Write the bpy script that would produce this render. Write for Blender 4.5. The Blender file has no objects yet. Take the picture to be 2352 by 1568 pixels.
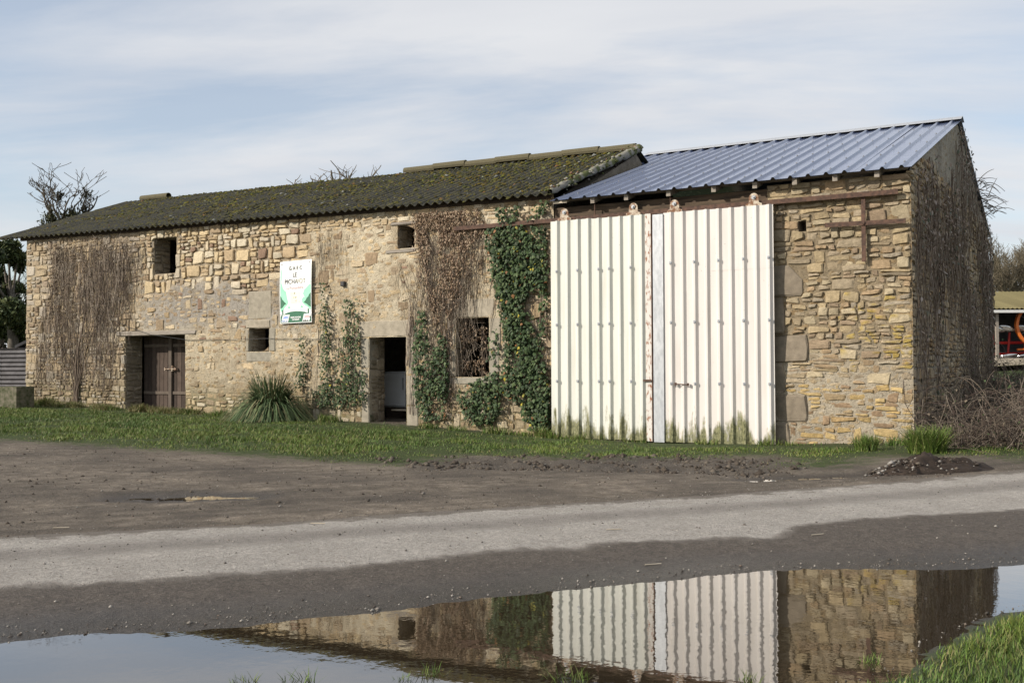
import bpy, math, random
import numpy as np
from mathutils import Vector, Matrix
R = math.radians
rng = np.random.default_rng(7); random.seed(7)
scn = bpy.context.scene
COL = scn.collection

# ------------------------------------------------------------------ camera, sky, sun, exposure
CAM = np.array([2.99, -19.75, 1.55]); YAW, PITCH, ROLL = R(30), R(1.36), R(.25)
FPX, PCX, PCY = 2352., 1176., 784.            # photo measured at 2352 x 1568
fw = np.array([-math.sin(YAW)*math.cos(PITCH), math.cos(YAW)*math.cos(PITCH), math.sin(PITCH)])
r0 = np.array([math.cos(YAW), math.sin(YAW), 0]); u0 = np.cross(r0, fw)
rt = r0*math.cos(ROLL)-u0*math.sin(ROLL); up = u0*math.cos(ROLL)+r0*math.sin(ROLL)
cd = bpy.data.cameras.new('camera'); cam = bpy.data.objects.new('camera', cd); COL.objects.link(cam)
cd.sensor_width = 36; cd.lens = 36*FPX/2352; cd.clip_end = 3000; cd.clip_start = .1
M = Matrix.Identity(4)
for i in range(3):
    M[i][0] = rt[i]; M[i][1] = up[i]; M[i][2] = -fw[i]; M[i][3] = CAM[i]
cam.matrix_world = M; scn.camera = cam

SUN_A, SUN_E = R(40), R(28)                    # sun: left of the wall's normal, height
to_sun = Vector((-math.sin(SUN_A)*math.cos(SUN_E), -math.cos(SUN_A)*math.cos(SUN_E), math.sin(SUN_E)))
sl = bpy.data.lights.new('sun', 'SUN'); sl.energy = 5.0; sl.angle = R(.6); sl.color = (1, .92, .81)
so = bpy.data.objects.new('sun', sl); COL.objects.link(so)
so.rotation_euler = to_sun.to_track_quat('Z', 'Y').to_euler()

w = bpy.data.worlds.new('World'); scn.world = w; w.use_nodes = True
nt = w.node_tree; N = nt.nodes; L = nt.links; N.clear()
sky = N.new('ShaderNodeTexSky'); sky.sky_type = 'NISHITA'; sky.sun_disc = False
sky.sun_elevation = SUN_E; sky.sun_rotation = math.atan2(to_sun.x, to_sun.y); sky.air_density = 1; sky.dust_density = .6
tc = N.new('ShaderNodeTexCoord'); sep = N.new('ShaderNodeSeparateXYZ'); L.new(tc.outputs['Generated'], sep.inputs[0])
def wm(op, a, b):
    n = N.new('ShaderNodeMath'); n.operation = op
    for i, v in enumerate((a, b)):
        if isinstance(v, (int, float)): n.inputs[i].default_value = v
        else: L.new(v, n.inputs[i])
    return n.outputs[0]
den = wm('ADD', wm('MAXIMUM', sep.outputs[2], 0.), .16)
cmb = N.new('ShaderNodeCombineXYZ'); L.new(wm('DIVIDE', sep.outputs[0], den), cmb.inputs[0]); L.new(wm('DIVIDE', sep.outputs[1], den), cmb.inputs[1])
mr = N.new('ShaderNodeMapping'); mr.inputs['Rotation'].default_value = (0, 0, R(-23)); L.new(cmb.outputs[0], mr.inputs[0])
mp = N.new('ShaderNodeMapping'); L.new(mr.outputs[0], mp.inputs[0])
mp.inputs['Location'].default_value = (1.3, .4, 0); mp.inputs['Scale'].default_value = (.50, 1.35, 1)
ns = N.new('ShaderNodeTexNoise'); L.new(mp.outputs[0], ns.inputs[0]); ns.inputs['Scale'].default_value = 1.1
ns.inputs['Detail'].default_value = 9; ns.inputs['Roughness'].default_value = .56; ns.inputs['Distortion'].default_value = .3
cr = N.new('ShaderNodeValToRGB'); L.new(ns.outputs[0], cr.inputs[0])
cr.color_ramp.elements[0].position = .40; cr.color_ramp.elements[0].color = (.40, .40, .40, 1)
cr.color_ramp.elements[1].position = .60; cr.color_ramp.elements[1].color = (.96, .95, .95, 1)
ns2 = N.new('ShaderNodeTexNoise'); L.new(mp.outputs[0], ns2.inputs[0]); ns2.inputs['Scale'].default_value = 2.3; ns2.inputs['Detail'].default_value = 6
cc = N.new('ShaderNodeMix'); cc.data_type = 'RGBA'; L.new(ns2.outputs[0], cc.inputs['Factor'])
cc.inputs['A'].default_value = (.68, .71, .78, 1); cc.inputs['B'].default_value = (.96, .96, .96, 1)
b1 = N.new('ShaderNodeBackground'); b1.inputs[1].default_value = .15; L.new(sky.outputs[0], b1.inputs[0])
b2 = N.new('ShaderNodeBackground'); b2.inputs[1].default_value = .93; L.new(cc.outputs['Result'], b2.inputs[0])
mx = N.new('ShaderNodeMixShader'); L.new(cr.outputs[0], mx.inputs[0]); L.new(b1.outputs[0], mx.inputs[1]); L.new(b2.outputs[0], mx.inputs[2])
wo = N.new('ShaderNodeOutputWorld'); L.new(mx.outputs[0], wo.inputs[0])
vs = scn.view_settings; vs.view_transform = 'Standard'; vs.look = 'None'; vs.exposure = 0; vs.gamma = 1; vs.use_curve_mapping = False

# ------------------------------------------------------------------ photo measuring
def ray(x, y): return fw+rt*(x-PCX)/FPX-up*(y-PCY)/FPX
def onY(x, y, Y=0.):
    d = ray(x, y); return CAM+d*((Y-CAM[1])/d[1])
def onX(x, y, X=0.):
    d = ray(x, y); return CAM+d*((X-CAM[0])/d[0])
def at(x, y, depth): return CAM+ray(x, y)*depth
def WX(x, y, Y=0.):
    p = onY(x, y, Y); return (p[0], p[2])

# ------------------------------------------------------------------ noise
def _h(i, j, s): 
    n = np.sin(i*127.1+j*311.7+s*74.7)*43758.5453
    return n-np.floor(n)
def vn(x, y, s=0):
    x = np.asarray(x, float); y = np.asarray(y, float)
    i, j = np.floor(x), np.floor(y); f, g = x-i, y-j
    f = f*f*(3-2*f); g = g*g*(3-2*g)
    return (_h(i, j, s)*(1-f)+_h(i+1, j, s)*f)*(1-g)+(_h(i, j+1, s)*(1-f)+_h(i+1, j+1, s)*f)*g
def fbm(x, y, s=0, o=4):
    t = 0; a = .5
    for k in range(o):
        t = t+a*vn(np.asarray(x)*2**k, np.asarray(y)*2**k, s+k*3.1); a *= .5
    return t/(1-.5**o)-.5
def sm(a, b, x):
    t = np.clip((np.asarray(x, float)-a)/(b-a), 0, 1); return t*t*(3-2*t)
def inpoly(P, x, y):
    x = np.asarray(x, float); y = np.asarray(y, float); r = np.zeros(x.shape, bool); n = len(P)
    for k in range(n):
        (x1, y1), (x2, y2) = P[k], P[(k+1) % n]
        c = ((y1 > y) != (y2 > y)) & (x < (x2-x1)*(y-y1)/((y2-y1) or 1e-9)+x1)
        r ^= c
    return r
def pdist(P, x, y, closed=True):
    x = np.asarray(x, float); y = np.asarray(y, float); d = np.full(x.shape, 1e9); n = len(P)
    for k in range(n if closed else n-1):
        ax, ay = P[k]; bx, by = P[(k+1) % n]; ex, ey = bx-ax, by-ay
        t = np.clip(((x-ax)*ex+(y-ay)*ey)/(ex*ex+ey*ey+1e-12), 0, 1)
        d = np.minimum(d, np.hypot(x-ax-t*ex, y-ay-t*ey))
    return d
def sdf(P, x, y): return np.where(inpoly(P, x, y), -1, 1)*pdist(P, x, y)   # negative inside

# ------------------------------------------------------------------ materials
def newmat(name):
    m = bpy.data.materials.new(name); m.use_nodes = True; return m, m.node_tree.nodes, m.node_tree.links, m.node_tree.nodes['Principled BSDF']
def mnode(nodes, links, op, a, b=None):
    n = nodes.new('ShaderNodeMath'); n.operation = op
    for i, v in enumerate((a, b)):
        if v is None: continue
        if isinstance(v, (int, float)): n.inputs[i].default_value = v
        else: links.new(v, n.inputs[i])
    return n.outputs[0]
def noise(nodes, links, scale, detail=5, rough=.55, vec=None, sc3=None):
    if vec is None:
        t = nodes.new('ShaderNodeTexCoord'); g = nodes.new('ShaderNodeNewGeometry'); vec = g.outputs['Position']
    if sc3:
        m = nodes.new('ShaderNodeMapping'); m.inputs['Scale'].default_value = sc3; links.new(vec, m.inputs[0]); vec = m.outputs[0]
    n = nodes.new('ShaderNodeTexNoise'); n.inputs['Scale'].default_value = scale; n.inputs['Detail'].default_value = detail
    n.inputs['Roughness'].default_value = rough; links.new(vec, n.inputs[0]); return n.outputs[0]
def ramp(nodes, links, fac, stops):
    c = nodes.new('ShaderNodeValToRGB'); links.new(fac, c.inputs[0]); e = c.color_ramp.elements
    while len(e) < len(stops): e.new(.5)
    for i, (p, col) in enumerate(stops):
        e[i].position = p; e[i].color = (*col, 1) if len(col) == 3 else col
    return c.outputs[0]
def mix(nodes, links, fac, a, b, mode='MIX'):
    n = nodes.new('ShaderNodeMix'); n.data_type = 'RGBA'; n.blend_type = mode
    for k, v in (('Factor', fac), ('A', a), ('B', b)):
        s = n.inputs[k]
        if isinstance(v, (int, float)): s.default_value = v
        elif isinstance(v, tuple): s.default_value = (*v, 1)
        else: links.new(v, s)
    return n.outputs['Result']
def bump(nodes, links, bsdf, h, strength=.4, dist=.02):
    b = nodes.new('ShaderNodeBump'); b.inputs['Strength'].default_value = strength; b.inputs['Distance'].default_value = dist
    links.new(h, b.inputs['Height']); links.new(b.outputs[0], bsdf.inputs['Normal'])
MATS = {}
def simple(name, c1, c2, scale=6, rough=.8, bumps=.3, bscale=40, sc3=None, metallic=0., spec=.3, bd=.01, mid=(.35, .65)):
    m, n, l, b = newmat(name)
    f = noise(n, l, scale, sc3=sc3); l.new(ramp(n, l, f, [(mid[0], c1), (mid[1], c2)]), b.inputs['Base Color'])
    b.inputs['Roughness'].default_value = rough; b.inputs['Metallic'].default_value = metallic; b.inputs['Specular IOR Level'].default_value = spec
    if bumps: bump(n, l, b, noise(n, l, bscale, 4), bumps, bd)
    MATS[name] = m; return m
def toned(name, var=.35, scale=14, rough=.9, bumps=.5, bscale=45, bd=.015, spec=.2, fine=120):
    """colour comes from the mesh attribute 'tone', grain from noise"""
    m, n, l, b = newmat(name)
    a = n.new('ShaderNodeAttribute'); a.attribute_name = 'tone'
    f = noise(n, l, scale, 6, .65); g = ramp(n, l, f, [(.25, (1-var,)*3), (.75, (1+var*.6,)*3)])
    c = mix(n, l, 1., a.outputs['Color'], g, 'MULTIPLY')
    if fine:
        f2 = noise(n, l, fine, 3, .7); c = mix(n, l, 1., c, ramp(n, l, f2, [(.3, (.72,)*3), (.6, (1.08,)*3)]), 'MULTIPLY')
    l.new(c, b.inputs['Base Color']); b.inputs['Roughness'].default_value = rough; b.inputs['Specular IOR Level'].default_value = spec
    if bumps: bump(n, l, b, noise(n, l, bscale, 6, .65), bumps, bd)
    MATS[name] = m; return m
toned('stone', .38, 16, bumps=.7, bscale=38, bd=.02)
toned('mortar', .30, 9, bumps=.9, bscale=30, bd=.03, fine=70)
def buried(name):
    m = MATS[name]; n = m.node_tree.nodes; l = m.node_tree.links; b = n['Principled BSDF']; src = b.inputs['Base Color'].links[0].from_socket
    g = n.new('ShaderNodeNewGeometry'); mp_ = n.new('ShaderNodeMapping'); mp_.inputs['Scale'].default_value = (5.5, 5.5, 9.5); l.new(g.outputs['Position'], mp_.inputs[0])
    wn = n.new('ShaderNodeTexNoise'); wn.inputs['Scale'].default_value = 7; wn.inputs['Detail'].default_value = 3; l.new(g.outputs['Position'], wn.inputs[0])
    va = n.new('ShaderNodeVectorMath'); va.operation = 'MULTIPLY_ADD'; va.inputs[1].default_value = (1.2, 1.2, 1.2); l.new(wn.outputs['Color'], va.inputs[0]); l.new(mp_.outputs[0], va.inputs[2])
    vo = n.new('ShaderNodeTexVoronoi'); vo.feature = 'F1'; vo.inputs['Scale'].default_value = 1.; l.new(va.outputs[0], vo.inputs['Vector'])
    sp_ = n.new('ShaderNodeSeparateColor'); l.new(vo.outputs['Color'], sp_.inputs[0])
    tint = ramp(n, l, sp_.outputs[1], [(.0, (.55, .46, .38)), (.35, (.88, .74, .56)), (.7, (1.05, .95, .80)), (1., (1.22, 1.15, 1.02))])
    keep = ramp(n, l, sp_.outputs[0], [(.42, (0, 0, 0)), (.50, (1, 1, 1))]); edge = ramp(n, l, vo.outputs['Distance'], [(.34, (1, 1, 1)), (.50, (0, 0, 0))])
    f = mnode(n, l, 'MULTIPLY', mnode(n, l, 'MULTIPLY', keep, edge), .85); c = mix(n, l, 1., src, mix(n, l, f, (1., 1., 1.), tint), 'MULTIPLY')
    pit = ramp(n, l, noise(n, l, 20, 5, .72), [(.30, (.28,)*3), (.42, (1.,)*3)]); c = mix(n, l, 1., c, pit, 'MULTIPLY'); l.new(c, b.inputs['Base Color'])
    bp_ = n['Bump']; h0 = bp_.inputs['Height'].links[0].from_socket; l.new(mnode(n, l, 'ADD', mnode(n, l, 'ADD', h0, mnode(n, l, 'MULTIPLY', f, .35)), mnode(n, l, 'MULTIPLY', pit, .5)), bp_.inputs['Height'])
buried('mortar')
toned('granite', .34, 7, bumps=.5, bscale=90, bd=.008, fine=160)
toned('leaf', .25, 30, rough=.6, bumps=0, spec=.22, fine=0)
toned('blade', .2, 20, rough=.6, bumps=0, spec=.3, fine=0)
toned('stem', .3, 30, rough=.9, bumps=0, fine=0)
toned('mossy', .4, 40, bumps=.6, bscale=80, bd=.01, fine=0)
toned('pebble', .3, 30, bumps=0, fine=0, rough=.75)
toned('board', .3, 6, bumps=.3, bscale=60, rough=.85, fine=90)
for mm in ('leaf', 'blade'):
    nodes = MATS[mm].node_tree.nodes; b = nodes['Principled BSDF']
    b.inputs['Subsurface Weight'].default_value = 0
simple('render_rough', (.20, .17, .13), (.30, .26, .20), 5, .95, .8, 25, bd=.03)
simple('rust', (.065, .042, .033), (.135, .078, .055), 14, .85, .5, 60)
simple('rust_pale', (.20, .10, .055), (.56, .49, .39), 16, .8, .4, 70, mid=(.42, .62))
simple('rust_flake', (.28, .11, .05), (.66, .63, .58), 22, .7, .3, 60, sc3=(1, 1, .35), mid=(.36, .47))
simple('galvanised', (.40, .415, .43), (.53, .545, .56), 9, .45, .1, 30, metallic=.35, spec=.5, sc3=(2, 2, .8))
simple('dark_timber', (.035, .026, .02), (.08, .06, .045), 5, .9, .5, 30, sc3=(1, 1, 6))
simple('beam_timber', (.045, .033, .023), (.12, .085, .055), 4, .85, .4, 30, sc3=(.6, 4, 5))
simple('grey_timber', (.20, .17, .14), (.36, .32, .27), 6, .9, .6, 30, sc3=(.6, 4, 8))
simple('pale_timber', (.42, .36, .27), (.55, .48, .38), 6, .8, .2, 30)
simple('bark', (.07, .06, .05), (.16, .14, .115), 12, .95, .5, 40)
simple('concrete_mossy', (.045, .055, .02), (.17, .15, .11), 7, .95, .6, 30)
simple('dark_metal_sheet', (.045, .042, .045), (.09, .085, .09), 3, .55, .1, 20)
simple('red_paint', (.40, .012, .012), (.52, .03, .02), 6, .4, 0, spec=.5)
simple('orange_paint', (.62, .13, .015), (.70, .19, .03), 6, .45, 0, spec=.5)
simple('steel_polished', (.55, .55, .55), (.75, .74, .70), 5, .22, 0, metallic=.9)
simple('white_plastic', (.62, .64, .66), (.70, .72, .74), 3, .45, 0, spec=.4)
simple('white_gutter', (.65, .65, .62), (.74, .74, .72), 5, .5, 0)
simple('black_gap', (.012, .011, .010), (.02, .018, .016), 5, .95, 0)
simple('earth_floor', (.06, .05, .04), (.10, .085, .065), 5, .95, .5, 25)
simple('bolt_metal', (.25, .26, .27), (.42, .43, .45), 40, .5, 0, metallic=.5)
simple('cable_black', (.03, .03, .03), (.05, .05, .05), 5, .6, 0)
simple('sign_white', (.84, .85, .83), (.90, .90, .89), 3, .45, 0, spec=.4)
simple('sign_mint', (.30, .72, .47), (.36, .80, .55), 3, .45, 0, spec=.4)
simple('sign_pale', (.62, .86, .66), (.70, .90, .72), 3, .45, 0, spec=.4)
simple('sign_dark', (.035, .13, .075), (.05, .19, .11), 30, .45, 0, spec=.4, sc3=(4, 1, .2))
simple('sign_cream', (.86, .82, .62), (.90, .87, .70), 3, .45, 0, spec=.4)
simple('ink_dark', (.10, .10, .09), (.15, .15, .13), 3, .5, 0)
simple('ink_faded', (.48, .47, .38), (.62, .61, .50), 30, .5, 0)
simple('ink_blue', (.25, .35, .66), (.38, .48, .76), 9, .5, 0)
simple('ink_pink', (.60, .44, .44), (.70, .55, .55), 9, .5, 0)

# fibre-cement sheets: dark, stained, lichen
m, n, l, b = newmat('fibre_cement'); MATS['fibre_cement'] = m
f = noise(n, l, 3.5, 6, .6); base = ramp(n, l, f, [(.3, (.022, .022, .018)), (.7, (.062, .058, .045))])
f2 = noise(n, l, 9, 6, .7); base = mix(n, l, ramp(n, l, f2, [(.49, (0, 0, 0)), (.60, (1, 1, 1))]), base, (.085, .075, .020))
f3 = noise(n, l, 45, 3, .6); base = mix(n, l, ramp(n, l, f3, [(.66, (0, 0, 0)), (.72, (1, 1, 1))]), base, (.30, .30, .26))
l.new(base, b.inputs['Base Color']); b.inputs['Roughness'].default_value = .95; bump(n, l, b, f2, .6, .02)
# blue coated steel
m, n, l, b = newmat('blue_steel'); MATS['blue_steel'] = m
f = noise(n, l, 2.2, 4, .5); l.new(ramp(n, l, f, [(.3, (.105, .138, .235)), (.7, (.135, .168, .275))]), b.inputs['Base Color'])
b.inputs['Roughness'].default_value = .30; b.inputs['Specular IOR Level'].default_value = .6
l.new(ramp(n, l, noise(n, l, 7, 4), [(.3, (.18,)*3), (.7, (.30,)*3)]), b.inputs['Roughness']); b.inputs['Coat Weight'].default_value = .5; b.inputs['Coat Roughness'].default_value = .12
# painted door cladding, algae creeping up from the bottom
def cladding(name, c1, c2):
    m, n, l, b = newmat(name); MATS[name] = m
    g = n.new('ShaderNodeNewGeometry'); s = n.new('ShaderNodeSeparateXYZ'); l.new(g.outputs['Position'], s.inputs[0])
    base = ramp(n, l, noise(n, l, 1.5, 5, .5, sc3=(3, 1, .5)), [(.3, c1), (.7, c2)])
    wob = noise(n, l, 2.6, 5, .6, sc3=(2.2, 1, .45))
    fine = noise(n, l, 26, 5, .7, sc3=(1, 1, .6))
    hgt = mnode(n, l, 'MULTIPLY', mnode(n, l, 'SUBTRACT', wob, .27), 2.1)
    low = mnode(n, l, 'SUBTRACT', hgt, s.outputs[2])
    k = mnode(n, l, 'ADD', mnode(n, l, 'MULTIPLY', low, 1.9), mnode(n, l, 'SUBTRACT', fine, .52))
    k = mnode(n, l, 'MULTIPLY', k, 2.2); k.node.use_clamp = True
    base = mix(n, l, k, base, ramp(n, l, fine, [(.35, (.055, .06, .022)), (.65, (.30, .29, .16))]))
    drt = ramp(n, l, noise(n, l, 1.4, 6, .65, sc3=(6, 1, .35)), [(.52, (1., 1., 1.)), (.75, (.88, .86, .82))]); base = mix(n, l, 1., base, drt, 'MULTIPLY')
    sp = ramp(n, l, noise(n, l, 34, 3, .5), [(.735, (0, 0, 0)), (.76, (1, 1, 1))])
    base = mix(n, l, sp, base, (.22, .20, .15))
    l.new(base, b.inputs['Base Color']); b.inputs['Roughness'].default_value = .5; b.inputs['Specular IOR Level'].default_value = .35
cladding('clad_greenish', (.62, .62, .56), (.69, .685, .62)); cladding('clad_pinkish', (.63, .59, .55), (.695, .655, .615))
# ground: soil blended with thin turf by attributes
m, n, l, b = newmat('ground'); MATS['ground'] = m
def attr(nodes, nm):
    a = nodes.new('ShaderNodeAttribute'); a.attribute_name = nm; return a.outputs['Fac']
big = noise(n, l, .7, 5, .6); med = noise(n, l, 5, 6, .65); fin = noise(n, l, 60, 4, .7)
soil = ramp(n, l, med, [(.28, (.10, .081, .061)), (.5, (.20, .165, .126)), (.72, (.30, .252, .198))])
soil = mix(n, l, ramp(n, l, big, [(.40, (0, 0, 0)), (.65, (1, 1, 1))]), soil, mix(n, l, fin, (.075, .061, .048), (.15, .125, .098)))
gg = n.new('ShaderNodeNewGeometry'); m1 = n.new('ShaderNodeMapping'); m1.inputs['Rotation'].default_value = (0, 0, R(-50)); l.new(gg.outputs['Position'], m1.inputs[0])
trk = noise(n, l, 1., 5, .6, vec=m1.outputs[0], sc3=(.22, 3.2, 1)); soil = mix(n, l, 1., soil, ramp(n, l, trk, [(.36, (.78,)*3), (.5, (1.,)*3), (.64, (1.18,)*3)]), 'MULTIPLY')
soil = mix(n, l, 1., soil, ramp(n, l, noise(n, l, 28, 5, .75), [(.3, (.55,)*3), (.7, (1.35,)*3)]), 'MULTIPLY'); soil = mix(n, l, ramp(n, l, fin, [(.62, (0, 0, 0)), (.74, (1, 1, 1))]), soil, (.26, .24, .21))
wet = attr(n, 'wet'); soil = mix(n, l, wet, soil, mix(n, l, fin, (.030, .025, .020), (.10, .083, .066)))
turf = ramp(n, l, fin, [(.3, (.028, .048, .010)), (.7, (.075, .095, .025))])
gm = mnode(n, l, 'ADD', attr(n, 'turf'), mnode(n, l, 'MULTIPLY', mnode(n, l, 'SUBTRACT', med, .5), 1.6)); gm = ramp(n, l, gm, [(.35, (0, 0, 0)), (.75, (1, 1, 1))])
l.new(mix(n, l, gm, soil, turf), b.inputs['Base Color'])
l.new(mix(n, l, wet, (.95, .95, .95), (.5, .5, .5)), b.inputs['Roughness']); b.inputs['Specular IOR Level'].default_value = .35
hh = mnode(n, l, 'ADD', fin, mnode(n, l, 'MULTIPLY', med, 2.)); bump(n, l, b, hh, 1., .035)
# asphalt: pale dusty when dry, dark when wet
m, n, l, b = newmat('asphalt'); MATS['asphalt'] = m
med = noise(n, l, 2.2, 6, .6); fin = noise(n, l, 46, 5, .8); str_ = noise(n, l, 1.2, 5, .6, sc3=(1, 1, 1))
gr2 = noise(n, l, 13, 6, .8); dry = ramp(n, l, fin, [(.30, (.22, .20, .175)), (.5, (.46, .422, .375)), (.68, (.66, .615, .555))]); dry = mix(n, l, 1., dry, ramp(n, l, gr2, [(.3, (.72,)*3), (.65, (1.15,)*3)]), 'MULTIPLY')
dry = mix(n, l, ramp(n, l, med, [(.40, (.0,)*3), (.75, (.5,)*3)]), dry, (.25, .224, .194))
dry = mix(n, l, mnode(n, l, 'MULTIPLY', attr(n, 'track'), ramp(n, l, fin, [(.4, (.1,)*3), (.6, (.9,)*3)])), dry, (.13, .115, .10))
wetc = ramp(n, l, fin, [(.3, (.058, .047, .037)), (.55, (.140, .116, .093)), (.72, (.27, .228, .187))]); wetc = mix(n, l, 1., wetc, ramp(n, l, gr2, [(.3, (.55,)*3), (.65, (1.25,)*3)]), 'MULTIPLY')
nz_ = noise(n, l, 2.4, 8, .66)
ef = ramp(n, l, mnode(n, l, 'ADD', mnode(n, l, 'MULTIPLY', attr(n, 'edge'), 1.1), mnode(n, l, 'MULTIPLY', mnode(n, l, 'SUBTRACT', noise(n, l, 3.5, 8, .7), .5), 1.3)), [(.50, (0, 0, 0)), (.64, (1, 1, 1))]); ef = mnode(n, l, 'MULTIPLY', ef, ramp(n, l, fin, [(.35, (.5,)*3), (.6, (1.,)*3)]))
dry = mix(n, l, ef, dry, ramp(n, l, fin, [(.3, (.085, .070, .055)), (.7, (.21, .18, .145))]))
wetc = mix(n, l, mnode(n, l, 'MULTIPLY', attr(n, 'shore'), .75), wetc, ramp(n, l, fin, [(.35, (.018, .016, .014)), (.7, (.10, .09, .08))]))
k = mnode(n, l, 'ADD', mnode(n, l, 'MULTIPLY', attr(n, 'damp'), 3.0), mnode(n, l, 'MULTIPLY', mnode(n, l, 'SUBTRACT', nz_, .5), 1.6)); k = mnode(n, l, 'ADD', k, mnode(n, l, 'MULTIPLY', mnode(n, l, 'SUBTRACT', fin, .5), 1.1))
k = ramp(n, l, mnode(n, l, 'ADD', k, .5), [(.32, (0, 0, 0)), (.50, (.6, .6, .6)), (.80, (1, 1, 1))])
l.new(mix(n, l, k, dry, wetc), b.inputs['Base Color']); l.new(mix(n, l, k, (.9,)*3, mix(n, l, attr(n, 'shore'), (.68,)*3, (.30,)*3)), b.inputs['Roughness'])
b.inputs['Specular IOR Level'].default_value = .3; bump(n, l, b, mnode(n, l, 'ADD', fin, gr2), 1., .03)
# muddy water
m, n, l, b = newmat('water'); MATS['water'] = m
b.inputs['Base Color'].default_value = (.030, .022, .013, 1); b.inputs['Roughness'].default_value = .015; b.inputs['IOR'].default_value = 1.5
b.inputs['Specular IOR Level'].default_value = .6
rp = noise(n, l, 7, 3, .5, sc3=(1, 1, 1)); rp2 = noise(n, l, 30, 2, .5)
bump(n, l, b, mnode(n, l, 'ADD', rp, mnode(n, l, 'MULTIPLY', rp2, .12)), .010, .05)
l.new(n['Bump'].outputs[0], b.inputs['Coat Normal']); b.inputs['Coat Weight'].default_value = .8; b.inputs['Coat Roughness'].default_value = .012; b.inputs['Coat IOR'].default_value = 1.5
m2 = m.copy(); m2.name = 'water_brown'; MATS['water_brown'] = m2
m2.node_tree.nodes['Principled BSDF'].inputs['Base Color'].default_value = (.075, .055, .032, 1)

# ------------------------------------------------------------------ mesh helpers
def link(o, parent=None):
    COL.objects.link(o)
    if parent is not None: o.parent = parent
    return o
def tag(o, label=None, cat=None, group=None, kind=None):
    for k, v in (('label', label), ('category', cat), ('group', group), ('kind', kind)):
        if v: o[k] = v
    return o
def empty(name, loc, label, cat, group=None):
    o = bpy.data.objects.new(name, None); o.location = loc; o.empty_display_size = .2; link(o); return tag(o, label, cat, group)
def mesh(name, V, F, mat, parent=None, tone=None, attrs=None, smooth=False, world=True):
    """V in world space; when the parent is an Empty the child is shifted into its space"""
    V = np.asarray(V, float).reshape(-1, 3)
    me = bpy.data.meshes.new(name)
    if isinstance(F, np.ndarray):
        nv = F.shape[1]; me.vertices.add(len(V)); me.vertices.foreach_set('co', V.ravel())
        me.loops.add(F.size); me.loops.foreach_set('vertex_index', F.ravel().astype(np.int32))
        me.polygons.add(len(F)); me.polygons.foreach_set('loop_start', (np.arange(len(F))*nv).astype(np.int32))
        me.update(calc_edges=True); me.validate()
    else:
        me.from_pydata([tuple(v) for v in V], [], [tuple(int(i) for i in f) for f in F]); me.update()
    if tone is not None:
        a = me.color_attributes.new('tone', 'FLOAT_COLOR', 'POINT'); t = np.asarray(tone, float)
        if t.ndim == 1: t = np.tile(t, (len(V), 1))
        a.data.foreach_set('color', np.c_[t, np.ones(len(V))].ravel())
    for k, v in (attrs or {}).items():
        a = me.attributes.new(k, 'FLOAT', 'POINT'); a.data.foreach_set('value', np.asarray(v, float).ravel())
    if smooth: me.polygons.foreach_set('use_smooth', np.ones(len(me.polygons), bool))
    me.materials.append(MATS[mat])
    o = bpy.data.objects.new(name, me); link(o, parent)
    if parent is not None and world: 
        wl = Vector((0, 0, 0)); p = parent
        while p is not None: wl += p.location; p = p.parent
        o.location = -wl
    return o
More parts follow.
